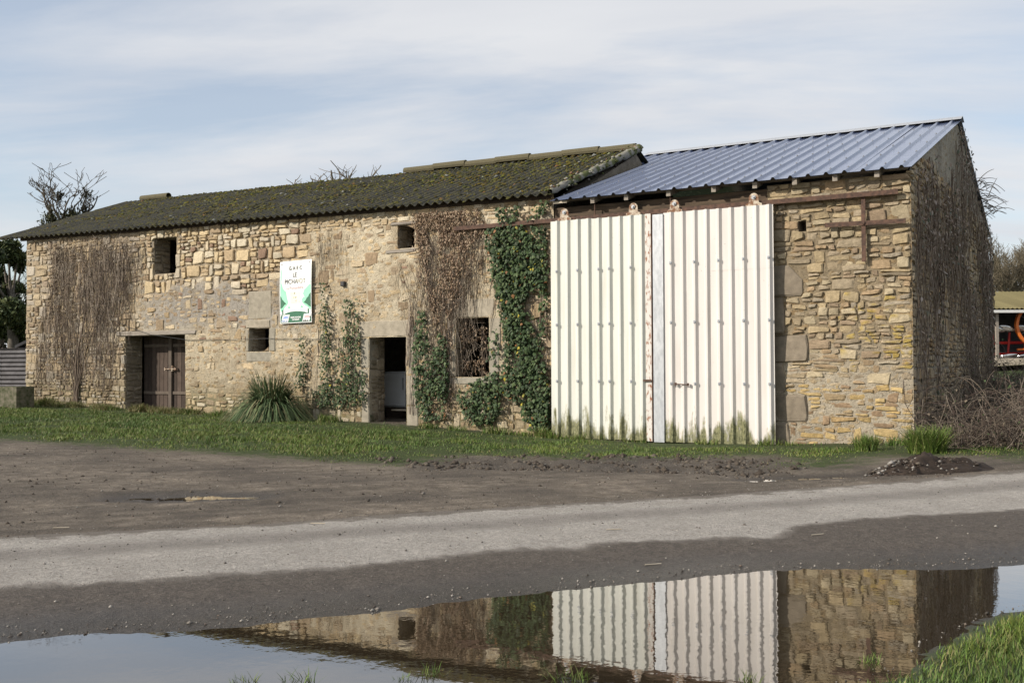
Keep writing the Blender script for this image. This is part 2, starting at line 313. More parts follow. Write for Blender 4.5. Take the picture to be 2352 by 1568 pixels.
class MB:
    def __init__(s): s.V = []; s.F = []
    def add(s, V, F):
        k = len(s.V); s.V += [tuple(v) for v in V]; s.F += [tuple(i+k for i in f) for f in F]; return s
    def box(s, a, b, jit=0, bev=0):
        (x0, y0, z0), (x1, y1, z1) = a, b
        if bev:
            return s.bbox(a, b, bev, jit)
        V = [(x, y, z) for z in (z0, z1) for y in (y0, y1) for x in (x0, x1)]
        V = [tuple(c+random.uniform(-jit, jit) for c in v) for v in V]
        return s.add(V, [(0, 2, 3, 1), (4, 5, 7, 6), (0, 1, 5, 4), (2, 6, 7, 3), (0, 4, 6, 2), (1, 3, 7, 5)])
    def bbox(s, a, b, e, jit=0):
        """bevelled box"""
        (x0, y0, z0), (x1, y1, z1) = a, b; P = {}; V = []
        for i, x in enumerate((x0, x1)):
            for j, y in enumerate((y0, y1)):
                for k, z in enumerate((z0, z1)):
                    d = (e if i == 0 else -e, e if j == 0 else -e, e if k == 0 else -e)
                    J = [random.uniform(-jit, jit) for _ in range(3)]
                    for ax in range(3):
                        q = [x+d[0]+J[0], y+d[1]+J[1], z+d[2]+J[2]]; q[ax] = (x, y, z)[ax]+J[ax]
                        P[(i, j, k, ax)] = len(V); V.append(tuple(q))
        F = []
        for ax in range(3):
            for sgn in (0, 1):
                oth = [t for t in range(3) if t != ax]; q = []
                for u, v in ((0, 0), (1, 0), (1, 1), (0, 1)):
                    c = [0, 0, 0]; c[ax] = sgn; c[oth[0]] = u; c[oth[1]] = v; q.append(P[(*c, ax)])
                if (ax == 1) == (sgn == 1): pass
                else: q = q[::-1]
                F.append(q if True else q)
        for ax in range(3):
            o1, o2 = [t for t in range(3) if t != ax]
            for u in (0, 1):
                for v in (0, 1):
                    c0 = [0, 0, 0]; c0[o1] = u; c0[o2] = v; c1 = list(c0); c1[ax] = 1
                    F.append((P[(*c0, o1)], P[(*c1, o1)], P[(*c1, o2)], P[(*c0, o2)]))
        for i in (0, 1):
            for j in (0, 1):
                for k in (0, 1): F.append((P[(i, j, k, 0)], P[(i, j, k, 1)], P[(i, j, k, 2)]))
        return s.add(V, F)
    def cyl(s, p0, p1, r, n=10, r1=None):
        p0, p1 = Vector(p0), Vector(p1); d = (p1-p0).normalized(); a = d.orthogonal().normalized(); b = d.cross(a); r1 = r if r1 is None else r1
        V = []
        for q, rr in ((p0, r), (p1, r1)):
            for k in range(n):
                t = 2*math.pi*k/n; V.append(q+a*(rr*math.cos(t))+b*(rr*math.sin(t)))
        F = [(k, (k+1) % n, n+(k+1) % n, n+k) for k in range(n)]+[tuple(range(n))[::-1], tuple(range(n, 2*n))]
        return s.add(V, F)
    def prism_y(s, P, y0, y1):
        """outline in (x, z), extruded from y0 (front) to y1"""
        n = len(P); V = [(x, y0, z) for x, z in P]+[(x, y1, z) for x, z in P]
        return s.add(V, [tuple(range(n)), tuple(range(n, 2*n))[::-1]]+[(k, n+k, n+(k+1) % n, (k+1) % n) for k in range(n)])
    def build(s, name, mat, parent=None, tone=None, smooth=False):
        return mesh(name, s.V, s.F, mat, parent, tone, smooth=smooth)
def tubes(paths, radii, sides=3):
    """paths: list of (k,3) arrays, radii: list of (k,) arrays -> V, F(quads)"""
    Vs, Fs = [], []; off = 0
    ang = np.arange(sides)*2*np.pi/sides
    for P, r in zip(paths, radii):
        P = np.asarray(P, float); k = len(P); T = np.gradient(P, axis=0); T /= np.linalg.norm(T, axis=1)[:, None]+1e-9
        ref = np.where(np.abs(T[:, 2:3]) > .9, [[1., .13, 0]], [[.1, .07, 1.]])
        A = np.cross(T, ref); A /= np.linalg.norm(A, axis=1)[:, None]+1e-9; B = np.cross(T, A)
        ring = P[:, None, :]+np.asarray(r)[:, None, None]*(A[:, None, :]*np.cos(ang)[None, :, None]+B[:, None, :]*np.sin(ang)[None, :, None])
        Vs.append(ring.reshape(-1, 3))
        i = np.arange(k-1)[:, None]*sides; j = np.arange(sides)[None, :]; j2 = (j+1) % sides
        Fs.append(np.stack([i+j, i+j2, i+sides+j2, i+sides+j], -1).reshape(-1, 4)+off); off += k*sides
    return np.concatenate(Vs), np.concatenate(Fs)
def counts(paths, sides): return np.repeat(np.arange(len(paths)), [len(p)*sides for p in paths])
def pick(pal, k): return np.array(pal)[rng.integers(0, len(pal), k)]

# ------------------------------------------------------------------ terrain
PUD = [(-4.9, -18.6), (-3.4, -16.95), (-2.55, -16.15), (-2.21, -15.66), (-1.8, -15.42), (-1.13, -14.47), (-.57, -13.65), (-.37, -13.36), (.1, -12.75), (.56, -12.13), (1.0, -11.8),
       (1.42, -11.55), (2.0, -11.2), (2.4, -10.72), (3.0, -10.2), (3.9, -10.3), (3.6, -11.6), (2.75, -12.2), (2.42, -12.75), (2.22, -13.6), (2.12, -14.3), (1.75, -14.95), (1.0, -15.55), (.2, -16.05), (-.7, -16.55), (-1.9, -17.6), (-3, -19)]
def ell(cx, cy, a, b, rot, n=18):
    return [(cx+a*math.cos(t)*math.cos(rot)-b*math.sin(t)*math.sin(rot), cy+a*math.cos(t)*math.sin(rot)+b*math.sin(t)*math.cos(rot)) for t in np.linspace(0, 2*math.pi, n, endpoint=False)]
PUD2 = ell(-6.15, -11.35, .75, .20, R(38)); PUD3 = ell(-.45, -6.0, .95, .13, R(46))
PUD2 = [(x+.10*math.sin(i*2.3), y+.09*math.cos(i*1.7)) for i, (x, y) in enumerate(PUD2)]; PUD3 = [(x+.05*math.sin(i*2.9), y+.04*math.cos(i*2.1)) for i, (x, y) in enumerate(PUD3)]
def base_z(x, y):
    x = np.asarray(x, float); y = np.asarray(y, float)
    z0 = np.interp(x, [-60, -30, -25.6, -20, -12, -7.5, -5, -2.4, 0, 3, 9, 40], [.9, .55, .50, .34, .19, .03, -.03, .02, .12, .26, .45, .6])
    t = sm(-8.5, -.8, y); zr = .07+.02*np.maximum(0, -x-7)
    z = zr+(z0-zr)*t+.046*np.maximum(0, y-.5)*sm(-40, -4, x)+.012*np.maximum(0, y-2)*(1-sm(-40, -4, x))
    return z
L2 = float(base_z(-6.15, -11.35))-.035; L3 = float(base_z(-.45, -6.0))-.05
MUD = [(-7.2, -6.4), (-5.0, -4.5), (-2.6, -3.1), (-1.5, -3.6), (-.6, -5.2), (-1.2, -6.4), (-3.2, -6.6), (-5.6, -7.6)]
def gz(x, y):
    z = base_z(x, y); x = np.asarray(x, float); y = np.asarray(y, float)
    near = (x > -30) & (x < 12) & (y > -24) & (y < 3)
    z = z+np.where(near, .022*fbm(x*1.3, y*1.3, 3)+.008*fbm(x*7, y*7, 5, 3), .03*fbm(x*.3, y*.3, 3))
    mud = sm(.5, -.4, sdf(MUD, x, y)); z = z+mud*(.17*fbm(x*2.6, y*3.4, 11, 4)+.05*np.abs(fbm(x*9, y*9, 13, 2)))
    z = z-.03*mud*np.clip(np.sin((x*.8-y*.6)*5.), 0, 1)
    for P, lv, Rr, dep in ((PUD, 0., 1.5, .14), (PUD2, L2, .5, .05), (PUD3, L3, .45, .05)):
        d = sdf(P, x, y); d = d+(.16 if P is PUD else .07)*fbm(x*2.2, y*2.2, 17, 4)*sm(.6, .0, np.abs(d)); n = .016*fbm(x*5, y*5, 9, 3)+.010*fbm(x*16, y*16, 19, 2)
        z = np.where(d < Rr, np.where(d < 0, lv-dep*sm(0, .9, -d)-.0*d+n*.6, lv+.004+(z-lv-.004)*sm(0, Rr, d)+n*sm(0, .25, d)+.012*np.minimum(d, .3)), z)
    return z
def on_ground(px, py):
    d = ray(px, py); t = 2.
    while t < 120:
        p = CAM+d*t
        if p[2] < gz(p[0], p[1]): break
        t += .03
    return CAM+d*t
def axis(segs):
    v = []
    for a, b_, st in segs: v += list(np.arange(a, b_-1e-6, st))
    return np.array(v+[segs[-1][1]])
gx = axis([(-400, -60, 34), (-60, -30, 3), (-30, -26, .5), (-26, -8, .16), (-8, 4.4, .055), (4.4, 8, .3), (8, 30, 2), (30, 400, 37)])
gy = axis([(-200, -40, 32), (-40, -19, 1.5), (-19, -4, .055), (-4, .6, .1), (.6, 6, .6), (6, 50, 2), (50, 500, 45)])
X, Y = np.meshgrid(gx, gy); Z = gz(X, Y)
TURF = [(-45, .3)]+[tuple(on_ground(*p)[:2]) for p in [(-420, 1000), (0, 1016), (300, 1035), (600, 1055), (850, 1072), (960, 1075), (1100, 1050), (1400, 1055), (1740, 1052), (1790, 1075), (1900, 1082), (2000, 1072), (2060, 1052), (2230, 1052), (2352, 1072)]]+[(8, 0), (8, .4), (1, .4)]
BANK = [(3.8, -11.7), (2.68, -12.3), (2.35, -12.8), (2.16, -13.55), (2.05, -14.25), (1.75, -14.92), (1.1, -15.6), (1.2, -17.5), (6, -17.5), (8, -12)]
turf = np.maximum(sm(.9, -1.6, sdf(TURF, X, Y)), sm(.1, -.15, sdf(BANK, X, Y)))
turf = np.where((Y > 2) | (X < -30) | (X > 8), 1, turf); turf = np.where(Y < -24, .3, turf)
wetm = np.maximum.reduce([sm(.9, .0, sdf(PUD, X, Y)), sm(.5, 0, sdf(PUD2, X, Y)), sm(.4, 0, sdf(PUD3, X, Y)), .55*sm(.5, -.4, sdf(MUD, X, Y))])
ny, nx = X.shape; idx = np.arange(nx*ny).reshape(ny, nx)
F = np.stack([idx[:-1, :-1], idx[:-1, 1:], idx[1:, 1:], idx[1:, :-1]], -1).reshape(-1, 4)
tag(mesh('ground', np.stack([X, Y, Z], -1).reshape(-1, 3), F, 'ground', attrs={'turf': turf, 'wet': wetm}, smooth=True), 'brown muddy farmyard ground with thin turf and wet soil', 'ground', kind='structure')
# road strip
FAR = np.array([(-24, -36), (-12, -21.6), (-5.38, -14.12), (-3.92, -12.45), (-2.45, -10.4), (-1.04, -8.55), (2.04, -4.42), (6, .7), (11, 7), (18, 16)])
NEARD = [(-24, -40), (-10, -22.5), (-3.49, -15.46), (-2.26, -14.2), (-1.17, -12.6), (-.3, -11.6), (.50, -10.95), (.55, -10.2), (.95, -9.55), (1.37, -9.14), (2.27, -8.16), (6, -3.6), (11, 2.5), (18, 11)]
s = np.r_[0, np.cumsum(np.hypot(*np.diff(FAR, axis=0).T))]; S = axis([(0, 14, .8), (14, 46, .06), (46, s[-1], .8)])
fx, fy = np.interp(S, s, FAR[:, 0]), np.interp(S, s, FAR[:, 1]); jag = .16*fbm(S*1.1, S*0, 21, 5)
T = np.r_[np.linspace(0, 4.3, 74)]; dx, dy = .78, -.62
RX = fx[:, None]+dx*(T[None, :]+jag[:, None]*np.exp(-T[None, :]*3)); RY = fy[:, None]+dy*(T[None, :]+jag[:, None]*np.exp(-T[None, :]*3))
RZ = gz(RX, RY)+.006-.016*np.exp(-T[None, :]*22)
dsg = np.where(inpoly([tuple(p) for p in FAR]+NEARD[::-1], RX, RY), -1, 1)*pdist(NEARD, RX, RY, False)
mid = pdist([tuple(.55*np.array(a)+.45*np.array(b_)) for a, b_ in zip([(-24, -36), (-5.38, -14.12), (-2.45, -10.4), (2.04, -4.42), (18, 16)], [(-24, -40), (-3.49, -15.46), (-.9, -12.2), (3.0, -7.2), (18, 11)])], RX, RY, False)
idx = np.arange(RX.size).reshape(RX.shape)
F = np.stack([idx[:-1, :-1], idx[:-1, 1:], idx[1:, 1:], idx[1:, :-1]], -1).reshape(-1, 4)[:, ::-1]
tag(mesh('road', np.stack([RX, RY, RZ], -1).reshape(-1, 3), F, 'asphalt', attrs={'damp': dsg, 'track': sm(.45, .05, mid)*.85, 'edge': np.exp(-np.tile(T, (len(S), 1))*2.6), 'shore': sm(.75, .0, sdf(PUD, RX, RY))}, smooth=True), 'narrow worn asphalt lane, dry and pale beside the puddle', 'road', kind='structure')
def puddle(name, P, lv, grow, mat, label):
    c = np.mean(P, 0); Q = [tuple(np.array(p)+(np.array(p)-c)/np.linalg.norm(np.array(p)-c)*grow) for p in P]
    tag(mesh(name, [(x, y, lv) for x, y in Q], [tuple(range(len(Q)))[::1]], mat), label, 'puddle', kind='structure')
def ccw(P):
    a = sum(P[i][0]*P[(i+1) % len(P)][1]-P[(i+1) % len(P)][0]*P[i][1] for i in range(len(P))); return P if a > 0 else P[::-1]
puddle('puddle', ccw(PUD), 0, .12, 'water', 'large still puddle mirroring the white doors and the sky')
puddle('puddle', ccw(PUD2), L2, .05, 'water_brown', 'small brown puddle in the muddy yard')
puddle('puddle', ccw(PUD3), L3, .05, 'water_brown', 'narrow muddy rut puddle beside the heap of soil')

# ------------------------------------------------------------------ rubble masonry
def rubble(u0, u1, z0f, z1f, openings, hband=(.2, .4), wcol=(.16, .5), seed=1, gap=.006):
    rd = random.Random(seed); out = []; z = min(z0f(u0), z0f(u1))-.1; zmax = max(z1f(u0), z1f(u1))
    while z < zmax:
        h = rd.uniform(*hband); u = u0
        while u < u1-.02:
            wd = rd.uniform(*wcol)*(1.3 if rd.random() < .15 else 1)
            if u1-u-wd < .12: wd = u1-u
            k = 1 if rd.random() < .30 else (2 if rd.random() < .7 else 3)
            if h < .24: k = min(k, 2)
            cuts = sorted([0, 1]+[(i+1)/k+rd.uniform(-.12, .12)/k*1.4 for i in range(k-1)])
            for a, b_ in zip(cuts[:-1], cuts[1:]):
                parts = [(u, u+wd)]
                if (b_-a)*h < .15 and wd > .3 and rd.random() < .55:
                    q = u+wd*rd.uniform(.35, .65); parts = [(u, q), (q, u+wd)]
                for p0, p1 in parts: out.append((p0, p1, z+h*a, z+h*b_))
            u += wd
        z += h
    res = []
    for p0, p1, q0, q1 in out:
        cw, ch = p1-p0, q1-q0; ju, jz = min(.06, cw*.2), min(.05, ch*.34)
        g = gap*rd.uniform(.5, 1.5)
        c = [(p0+g+rd.uniform(0, ju), q0+g+rd.uniform(-.3, 1)*jz), (p1-g-rd.uniform(0, ju), q0+g+rd.uniform(-.3, 1)*jz), (p1-g-rd.uniform(0, ju), q1-g-rd.uniform(-.3, 1)*jz), (p0+g+rd.uniform(0, ju), q1-g-rd.uniform(-.3, 1)*jz)]
        P = []
        for i in range(4):
            A, B = np.array(c[i]), np.array(c[(i+1) % 4]); e = B-A; ln = np.linalg.norm(e)+1e-9; nrm = np.array([-e[1], e[0]])/ln
            rr = rd.uniform(.03, .13); P.append(A+e*rr)
            if cw > ch*1.1 and i in (0, 2) or rd.random() < .3: P.append(A+e*rd.uniform(.4, .6)+nrm*rd.uniform(-.02, .014)*min(1, ln*3))
            P.append(B-e*rd.uniform(.03, .13))
        P = np.array(P)
        P[:, 1] += .07*fbm(P[:, 0]*.55, P[:, 1]*.55, seed+31, 2)+.025*fbm(P[:, 0]*3, P[:, 1]*3, seed+7, 2)
        for (o0, o1, h0, h1) in openings:
            m_ = .012; ins = (P[:, 0] > o0-m_) & (P[:, 0] < o1+m_) & (P[:, 1] > h0-m_) & (P[:, 1] < h1+m_)
            if ins.any():
                cx_, cz_ = P.mean(0); dl = [abs(cx_-o0) if cx_ < (o0+o1)/2 else 9, abs(cx_-o1) if cx_ >= (o0+o1)/2 else 9, abs(cz_-h0) if cz_ < (h0+h1)/2 else 9, abs(cz_-h1) if cz_ >= (h0+h1)/2 else 9]
                inside_c = (o0 < cx_ < o1) and (h0 < cz_ < h1)
                if not inside_c:
                    dl = [o0-cx_, cx_-o1, h0-cz_, cz_-h1]; k = int(np.argmax(dl))
                else: k = int(np.argmin([cx_-o0, o1-cx_, cz_-h0, h1-cz_]))
                if k == 0: P[ins, 0] = o0-m_
                elif k == 1: P[ins, 0] = o1+m_
                elif k == 2: P[ins, 1] = h0-m_
                else: P[ins, 1] = h1+m_
        P[:, 0] = np.clip(P[:, 0], u0+.004, u1-.004); P[:, 1] = np.minimum(P[:, 1], z1f(P[:, 0])-.01)
        x_, y_ = P[:, 0], P[:, 1]; ar = .5*np.sum(x_*np.roll(y_, -1)-np.roll(x_, -1)*y_)
        if ar < .0035 or np.ptp(x_) < .035 or np.ptp(y_) < .025 or P[:, 1].max() < z0f(P[:, 0].mean())-.02: continue
        res.append((P, ar))
    return res
def stone_geo(P, front, back=.08, rd=random, dome=.007):
    """local (u, outward, z): front = how far it stands out of the wall plane"""
    n = len(P); c = P.mean(0); sc = rd.uniform(.80, .92); V = []
    mw = min(np.ptp(P[:, 0]), np.ptp(P[:, 1])); bev = min(.014, mw*.10)
    for p in P: V.append((p[0], -back, p[1]))
    for p in P: V.append((p[0], front-bev, p[1]))
    tilt = (rd.uniform(-.08, .08), rd.uniform(-.10, .10))
    for p in P:
        q = c+(p-c)*sc; V.append((q[0], front+rd.uniform(-.006, .006)+tilt[0]*(q[0]-c[0])+tilt[1]*(q[1]-c[1]), q[1]))
    V.append((c[0], front+dome*rd.uniform(.0, 1.3), c[1]))
    F = []
    for k in range(n):
        k2 = (k+1) % n; F += [(k, k2, n+k2, n+k), (n+k, n+k2, 2*n+k2, 2*n+k), (2*n+k, 2*n+k2, 3*n)]
    return np.array(V), F
def lay(stones, place, parent, frontf, tonef, limit, score, seed=3):
    """the largest become stones of their own, the rest one joined rubble part"""
    rd = random.Random(seed); order = sorted(range(len(stones)), key=lambda i: -score(stones[i])); chosen = set(order[:limit])
    J, FJ, TJ = [], [], []; off = 0
    for i, (P, ar) in enumerate(stones):
        c = P.mean(0); V, F = stone_geo(P, frontf(c[0], c[1], rd), rd=rd); Wd = place(V); t = tonef(c[0], c[1], V, rd)
        if i in chosen: mesh('stone', Wd, F, 'stone', parent, tone=t)
        else:
            J.append(Wd); FJ += [tuple(q+off for q in f) for f in F]; TJ.append(t); off += len(V)
    if J:
        o = mesh('rubble', np.concatenate(J), FJ, 'stone', parent, tone=np.concatenate(TJ)); o['kind'] = 'stuff'
def front_place(V): return np.c_[V[:, 0], -V[:, 1], V[:, 2]]
def sheet(name, u0, u1, z0, z1f, openings, st, place, depthf, tonef, parent):
    """mortar face: a fine grid with the openings left out"""
    us = np.arange(round(u0/st), round(u1/st)+1)*st; zm = max(z1f(u0), z1f(u1)); zs = np.arange(round(z0/st), math.ceil(zm/st)+1)*st
    U, Zz = np.meshgrid(us, zs); Z2 = np.minimum(Zz, z1f(U)); keep = np.ones((len(zs)-1, len(us)-1), bool)
    uc, zc = U[:-1, :-1]+st/2, Zz[:-1, :-1]+st/2
    for (a, b_, c, d) in openings: keep &= ~((uc > a) & (uc < b_) & (zc > c) & (zc < d))
    keep &= Zz[:-1, :-1] < z1f(U[:-1, :-1])
    idx = np.arange(U.size).reshape(U.shape); F = np.stack([idx[:-1, :-1], idx[:-1, 1:], idx[1:, 1:], idx[1:, :-1]], -1)[keep]
    V = np.c_[U.ravel(), depthf(U.ravel(), Z2.ravel()), Z2.ravel()]
    return mesh(name, place(V), F, 'mortar', parent, tone=tonef(U.ravel(), Z2.ravel()), smooth=True)
def snap(v, st=.05): return round(v/st)*st

# ------------------------------------------------------------------ left building
XL, XM = -25.65, -7.35
def eaveL(x): return 5.47-.0145*(np.asarray(x, float)+25.5)
SL = math.atan(1.85/4.95); TILT = math.atan(.0145)
def topL(x): return eaveL(x)+.10
A = empty('stone_outbuilding', (-16.5, 0, 0), 'long rubble stone outbuilding with a mossy corrugated roof and creeper on its wall', 'outbuilding')
WIN_UP = (-20.0, -19.1, 4.15, 5.15); DOOR_W = (-21.15, -18.7, 0, 2.45); WIN_SM = (-16.35, -15.65, 1.95, 2.55)
DOORWAY = (-12.4, -11.3, 0, 2.25); WIN_UP2 = (-11.55, -11.05, 4.35, 4.9); WIN_M = (-9.9, -9.0, 1.3, 2.65)
OPEN_L = [WIN_UP, DOOR_W, WIN_SM, DOORWAY, WIN_UP2, WIN_M]
# dressed blocks: (x0,x1,z0,z1,name)
DR = [(-16.45, -15.6, 2.55, 2.77, 'lintel'), (-16.45, -15.55, 1.68, 1.95, 'sill'), (-16.46, -16.35, 1.95, 2.55, 'jamb_stone'), (-15.65, -15.42, 1.95, 2.55, 'jamb_stone'), (-16.36, -15.56, 2.79, 3.52, 'relieving_slab'),
      (-12.72, -11.08, 2.25, 2.66, 'lintel'), (-12.66, -12.4, 1.5, 2.24, 'jamb_stone'), (-12.72, -12.4, .9, 1.49, 'jamb_stone'), (-12.64, -12.4, .1, .89, 'jamb_stone'), (-11.3, -11.06, 1.35, 2.24, 'jamb_stone'), (-11.3, -11.0, .62, 1.34, 'jamb_stone'), (-11.3, -10.95, .08, .61, 'jamb_stone'),
      (-10.0, -8.86, 2.65, 3.08, 'lintel'), (-9.0, -8.68, 1.9, 2.64, 'jamb_stone'), (-9.0, -8.72, 1.3, 1.89, 'jamb_stone'), (-10.12, -9.9, 1.95, 2.64, 'jamb_stone'), (-10.15, -9.9, 1.3, 1.94, 'jamb_stone'), (-10.1, -8.75, 1.12, 1.29, 'sill')]
WOODS = [(-21.5, -18.3, 2.45, 2.57, 'lintel'), (-11.9, -11.0, 4.24, 4.34, 'sill'), (-11.75, -10.98, 4.9, 4.99, 'lintel')]
def dryL(x, z):
    x = np.asarray(x, float); z = np.asarray(z, float); n = 1.1*fbm(x*1.1, z*1.1, 41, 4)
    d = .12+.9*sm(3.5, 3.9, z+n)*sm(-20.6, -20.0, x)*sm(-14.1, -14.5, x+n*.3)
    d = np.maximum(d, .7*sm(-20.2, -20.8, x+n)); d = np.maximum(d, .75*sm(1.4, .9, z+n)*sm(-20.5, -21.2, x)); d = np.maximum(d, .5*sm(4.8, 5.0, z)); d = np.maximum(d, .45*sm(1.3, .6, z+n))
    d = np.maximum(d, .55*sm(-8.6, -7.9, x)); return np.clip(d, 0, 1)
def mdepthL(u, z):
    d = dryL(u, z); return -.034*d+.016*(1-d)+.045*fbm(u*4, z*4, 51, 4)+.012*fbm(u*14, z*14, 55, 2)
def mtoneL(u, z):
    d = dryL(u, z); n = fbm(u*.9, z*.9, 61, 4)[:, None]
    cream = np.array([.56, .48, .345]); grey = np.array([.34, .31, .27]); warm = np.array([.36, .29, .19])
    g = (sm(-21, -20, u)*sm(-13.6, -14.8, u)*sm(4.3, 3.6, z)*sm(2.2, 3.0, z))[:, None]; g = np.clip(g+n*.8, 0, 1)
    up = (sm(-13.5, -12, u)*sm(3.2, 4.2, z))[:, None]
    t = cream*(1-g)+grey*g; t = t*(1-up*.5)+np.array([.74, .65, .48])*up*.5
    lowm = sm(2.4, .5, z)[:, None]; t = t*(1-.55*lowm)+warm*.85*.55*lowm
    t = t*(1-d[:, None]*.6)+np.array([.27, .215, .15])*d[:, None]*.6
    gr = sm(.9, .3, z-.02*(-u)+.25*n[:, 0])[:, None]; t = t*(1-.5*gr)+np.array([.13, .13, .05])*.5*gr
    ps = np.clip(fbm(u*3.1, z*3.1, 66, 4)*2.2+.05, 0, .6)[:, None]; t = t*(1-ps)+np.array([.30, .23, .145])*ps
    return t
PAL_DRY = [(.56, .44, .27), (.60, .50, .345), (.53, .41, .25), (.47, .355, .22), (.62, .54, .40), (.54, .46, .345), (.42, .32, .21), (.58, .45, .275), (.59, .51, .385), (.60, .475, .295)]
PAL_MOR = [(.40, .30, .18), (.36, .28, .19), (.50, .39, .25), (.34, .255, .165), (.34, .25, .16), (.46, .37, .25), (.48, .40, .285), (.52, .42, .28)]
def vary(base, V, rd, k=.14):
    t = np.array(base)*rd.uniform(1-k, 1+k); return np.tile(t, (len(V), 1))*(1+.16*fbm(V[:, 0]*9+rd.random()*50, V[:, 2]*9, 5, 2))[:, None]
def toneL(x, z, V, rd):
    d = float(dryL(x, z)); b_ = rd.choice(PAL_DRY if rd.random() < d*.85+.1 else PAL_MOR)
    if x > -20 and z > 2 and rd.random() < .035: b_ = (.30, .20, .14)
    t = vary(b_, V, rd)
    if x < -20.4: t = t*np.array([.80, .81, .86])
    if z < 1.4: t = t*.8+np.array([.02, .02, .008])
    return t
def frontL(x, z, rd):
    d = float(dryL(x, z)); return (.012+rd.uniform(-.012, .018))*d+(1-d)*(.008+rd.gauss(0, .012))
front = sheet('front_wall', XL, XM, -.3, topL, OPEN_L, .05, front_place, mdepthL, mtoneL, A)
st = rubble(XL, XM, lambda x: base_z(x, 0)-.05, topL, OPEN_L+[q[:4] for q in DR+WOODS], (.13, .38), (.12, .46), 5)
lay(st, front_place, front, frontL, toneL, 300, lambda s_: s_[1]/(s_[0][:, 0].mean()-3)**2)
def dressed(q, parent, tone, proud=.02, depth=.35, jit=.010, mat='granite', bev=.02, nm=None):
    x0, x1, z0, z1, name = q
    return MB().bbox((x0+.004, -proud, z0+.004), (x1-.004, depth, z1-.004), bev, jit).build(nm or name, mat, parent, tone)
for q in DR: dressed(q, front, np.array(random.choice([(.36, .32, .25), (.40, .35, .27), (.33, .30, .24)])), proud=random.uniform(.015, .03))
for q in WOODS: dressed(q, front, None, .035, .5, .012, 'grey_timber', .015)
# opening linings (deep reveals)
def reveal(o, parent, depth=.62, sill=True):
    x0, x1, z0, z1 = o
    def pl(V): return np.c_[np.full(len(V), x0)+V[:, 1]+.0, V[:, 0], V[:, 2]]
    m_ = MB()
    e = .04
    m_.box((x0-.3, .03, z0-.02), (x0-.02, depth, z1+.02)); m_.box((x1+.02, .03, z0-.02), (x1+.3, depth, z1+.02))
    m_.box((x0-.3, .03, z1+.02), (x1+.3, depth, z1+.14))
    if sill: m_.box((x0-.3, .03, z0-.14), (x1+.3, depth, z0-.022))
    m_.build('reveal', 'render_rough', parent)
    s_ = rubble(.05, depth, lambda u: z0, lambda u: z1+0*np.asarray(u), [], (.18, .32), (.2, .5), int(abs(x0)*10))
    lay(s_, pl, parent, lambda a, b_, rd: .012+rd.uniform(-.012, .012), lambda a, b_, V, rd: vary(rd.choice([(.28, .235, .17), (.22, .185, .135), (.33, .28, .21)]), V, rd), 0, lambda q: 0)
for o in OPEN_L: reveal(o, front, .62, o[2] > .1)
# shell
sh = MB(); sh.box((XL+.05, .62, -.3), (XM-.1, .64, .0)); 
def shell(parent, x0, x1, y0, y1, zr, zt, yr):
    for nm, (a, b_) in {'back_wall': ((x0, y1-.5, -.4), (x1, y1, zt))}.items(): MB().box(a, b_).build(nm, 'render_rough', parent)
    for nm, x in (('end_wall', x0), ('party_wall', x1-.4)):
        P = [(y0+.1, -.4), (y1-.51, -.4), (y1-.51, zt-.1), (yr, zr), (y0+.1, zt-.1)]
        V = [(x, y, z) for y, z in P]+[(x+.38, y, z) for y, z in P]; n_ = 5
        mesh(nm, V, [tuple(range(n_))[::-1], tuple(range(n_, 2*n_))]+[(k, (k+1) % n_, n_+(k+1) % n_, n_+k) for k in range(n_)], 'render_rough', parent)
    MB().box((x0+.4, y0+.63, -.4), (x1-.41, y1-.51, .12)).build('floor', 'earth_floor', parent)
shell(A, XL+.02, XM-.02, 0, 9.4, 7.0, 5.1, 4.7)
# a lining so the mortar face is thick between the openings
ln = MB(); xs = sorted([XL+.42]+[v for o in OPEN_L if o not in (WIN_UP, WIN_UP2) for v in (o[0]-.3, o[1]+.3)]+[XM-.42])
for a, b_ in zip(xs[::2], xs[1::2]): ln.box((a+.002, .55, -.35), (b_-.002, .6, 3.4))
xs = sorted([XL+.42]+[v for o in (WIN_UP, WIN_UP2) for v in (o[0]-.3, o[1]+.3)]+[XM-.42])
for a, b_ in zip(xs[::2], xs[1::2]): ln.box((a+.002, .55, 3.402), (b_-.002, .6, 5.2))
for o in OPEN_L: 
    if o in (WIN_UP, WIN_UP2): ln.box((o[0]-.298, .55, 3.402), (o[1]+.298, .6, o[2]-.15))
    else: ln.box((o[0]-.298, .55, o[3]+.15), (o[1]+.298, .6, 3.4))
    if o in (WIN_SM, WIN_M): ln.box((o[0]-.298, .55, -.35), (o[1]+.298, .6, o[2]-.15))
ln.build('inner_wall', 'render_rough', A)

# corrugated roof
PER, AMP = .23, .034; XR0, XR1 = -26.0, -7.30
def roofpt(u, v, h=0):
    """u along the eave (x), v up the slope from the eave edge, h off the sheet"""
    u = np.asarray(u, float); v = np.asarray(v, float); z = eaveL(u)+.05+v*math.sin(SL)+h*math.cos(SL)
    return np.stack([u+0*z, -.27+v*math.cos(SL)-h*math.sin(SL), z], -1)
LEN = 5.30
roofL = MB()
for v in np.linspace(.25, LEN-.15, 5):
    a, b_ = roofpt(XR0+.1, v, -.11), roofpt(XR1-.1, v, -.11)
    roofL.add([a+np.array(o_) for o_ in ((0, -.04, -.05), (0, .04, -.05), (0, .04, .05), (0, -.04, .05))]+[b_+np.array(o_) for o_ in ((0, -.04, -.05), (0, .04, -.05), (0, .04, .05), (0, -.04, .05))], [(0, 1, 5, 4), (1, 2, 6, 5), (2, 3, 7, 6), (3, 0, 4, 7), (0, 3, 2, 1), (4, 5, 6, 7)])
roofL = roofL.build('roof', 'dark_timber', A)
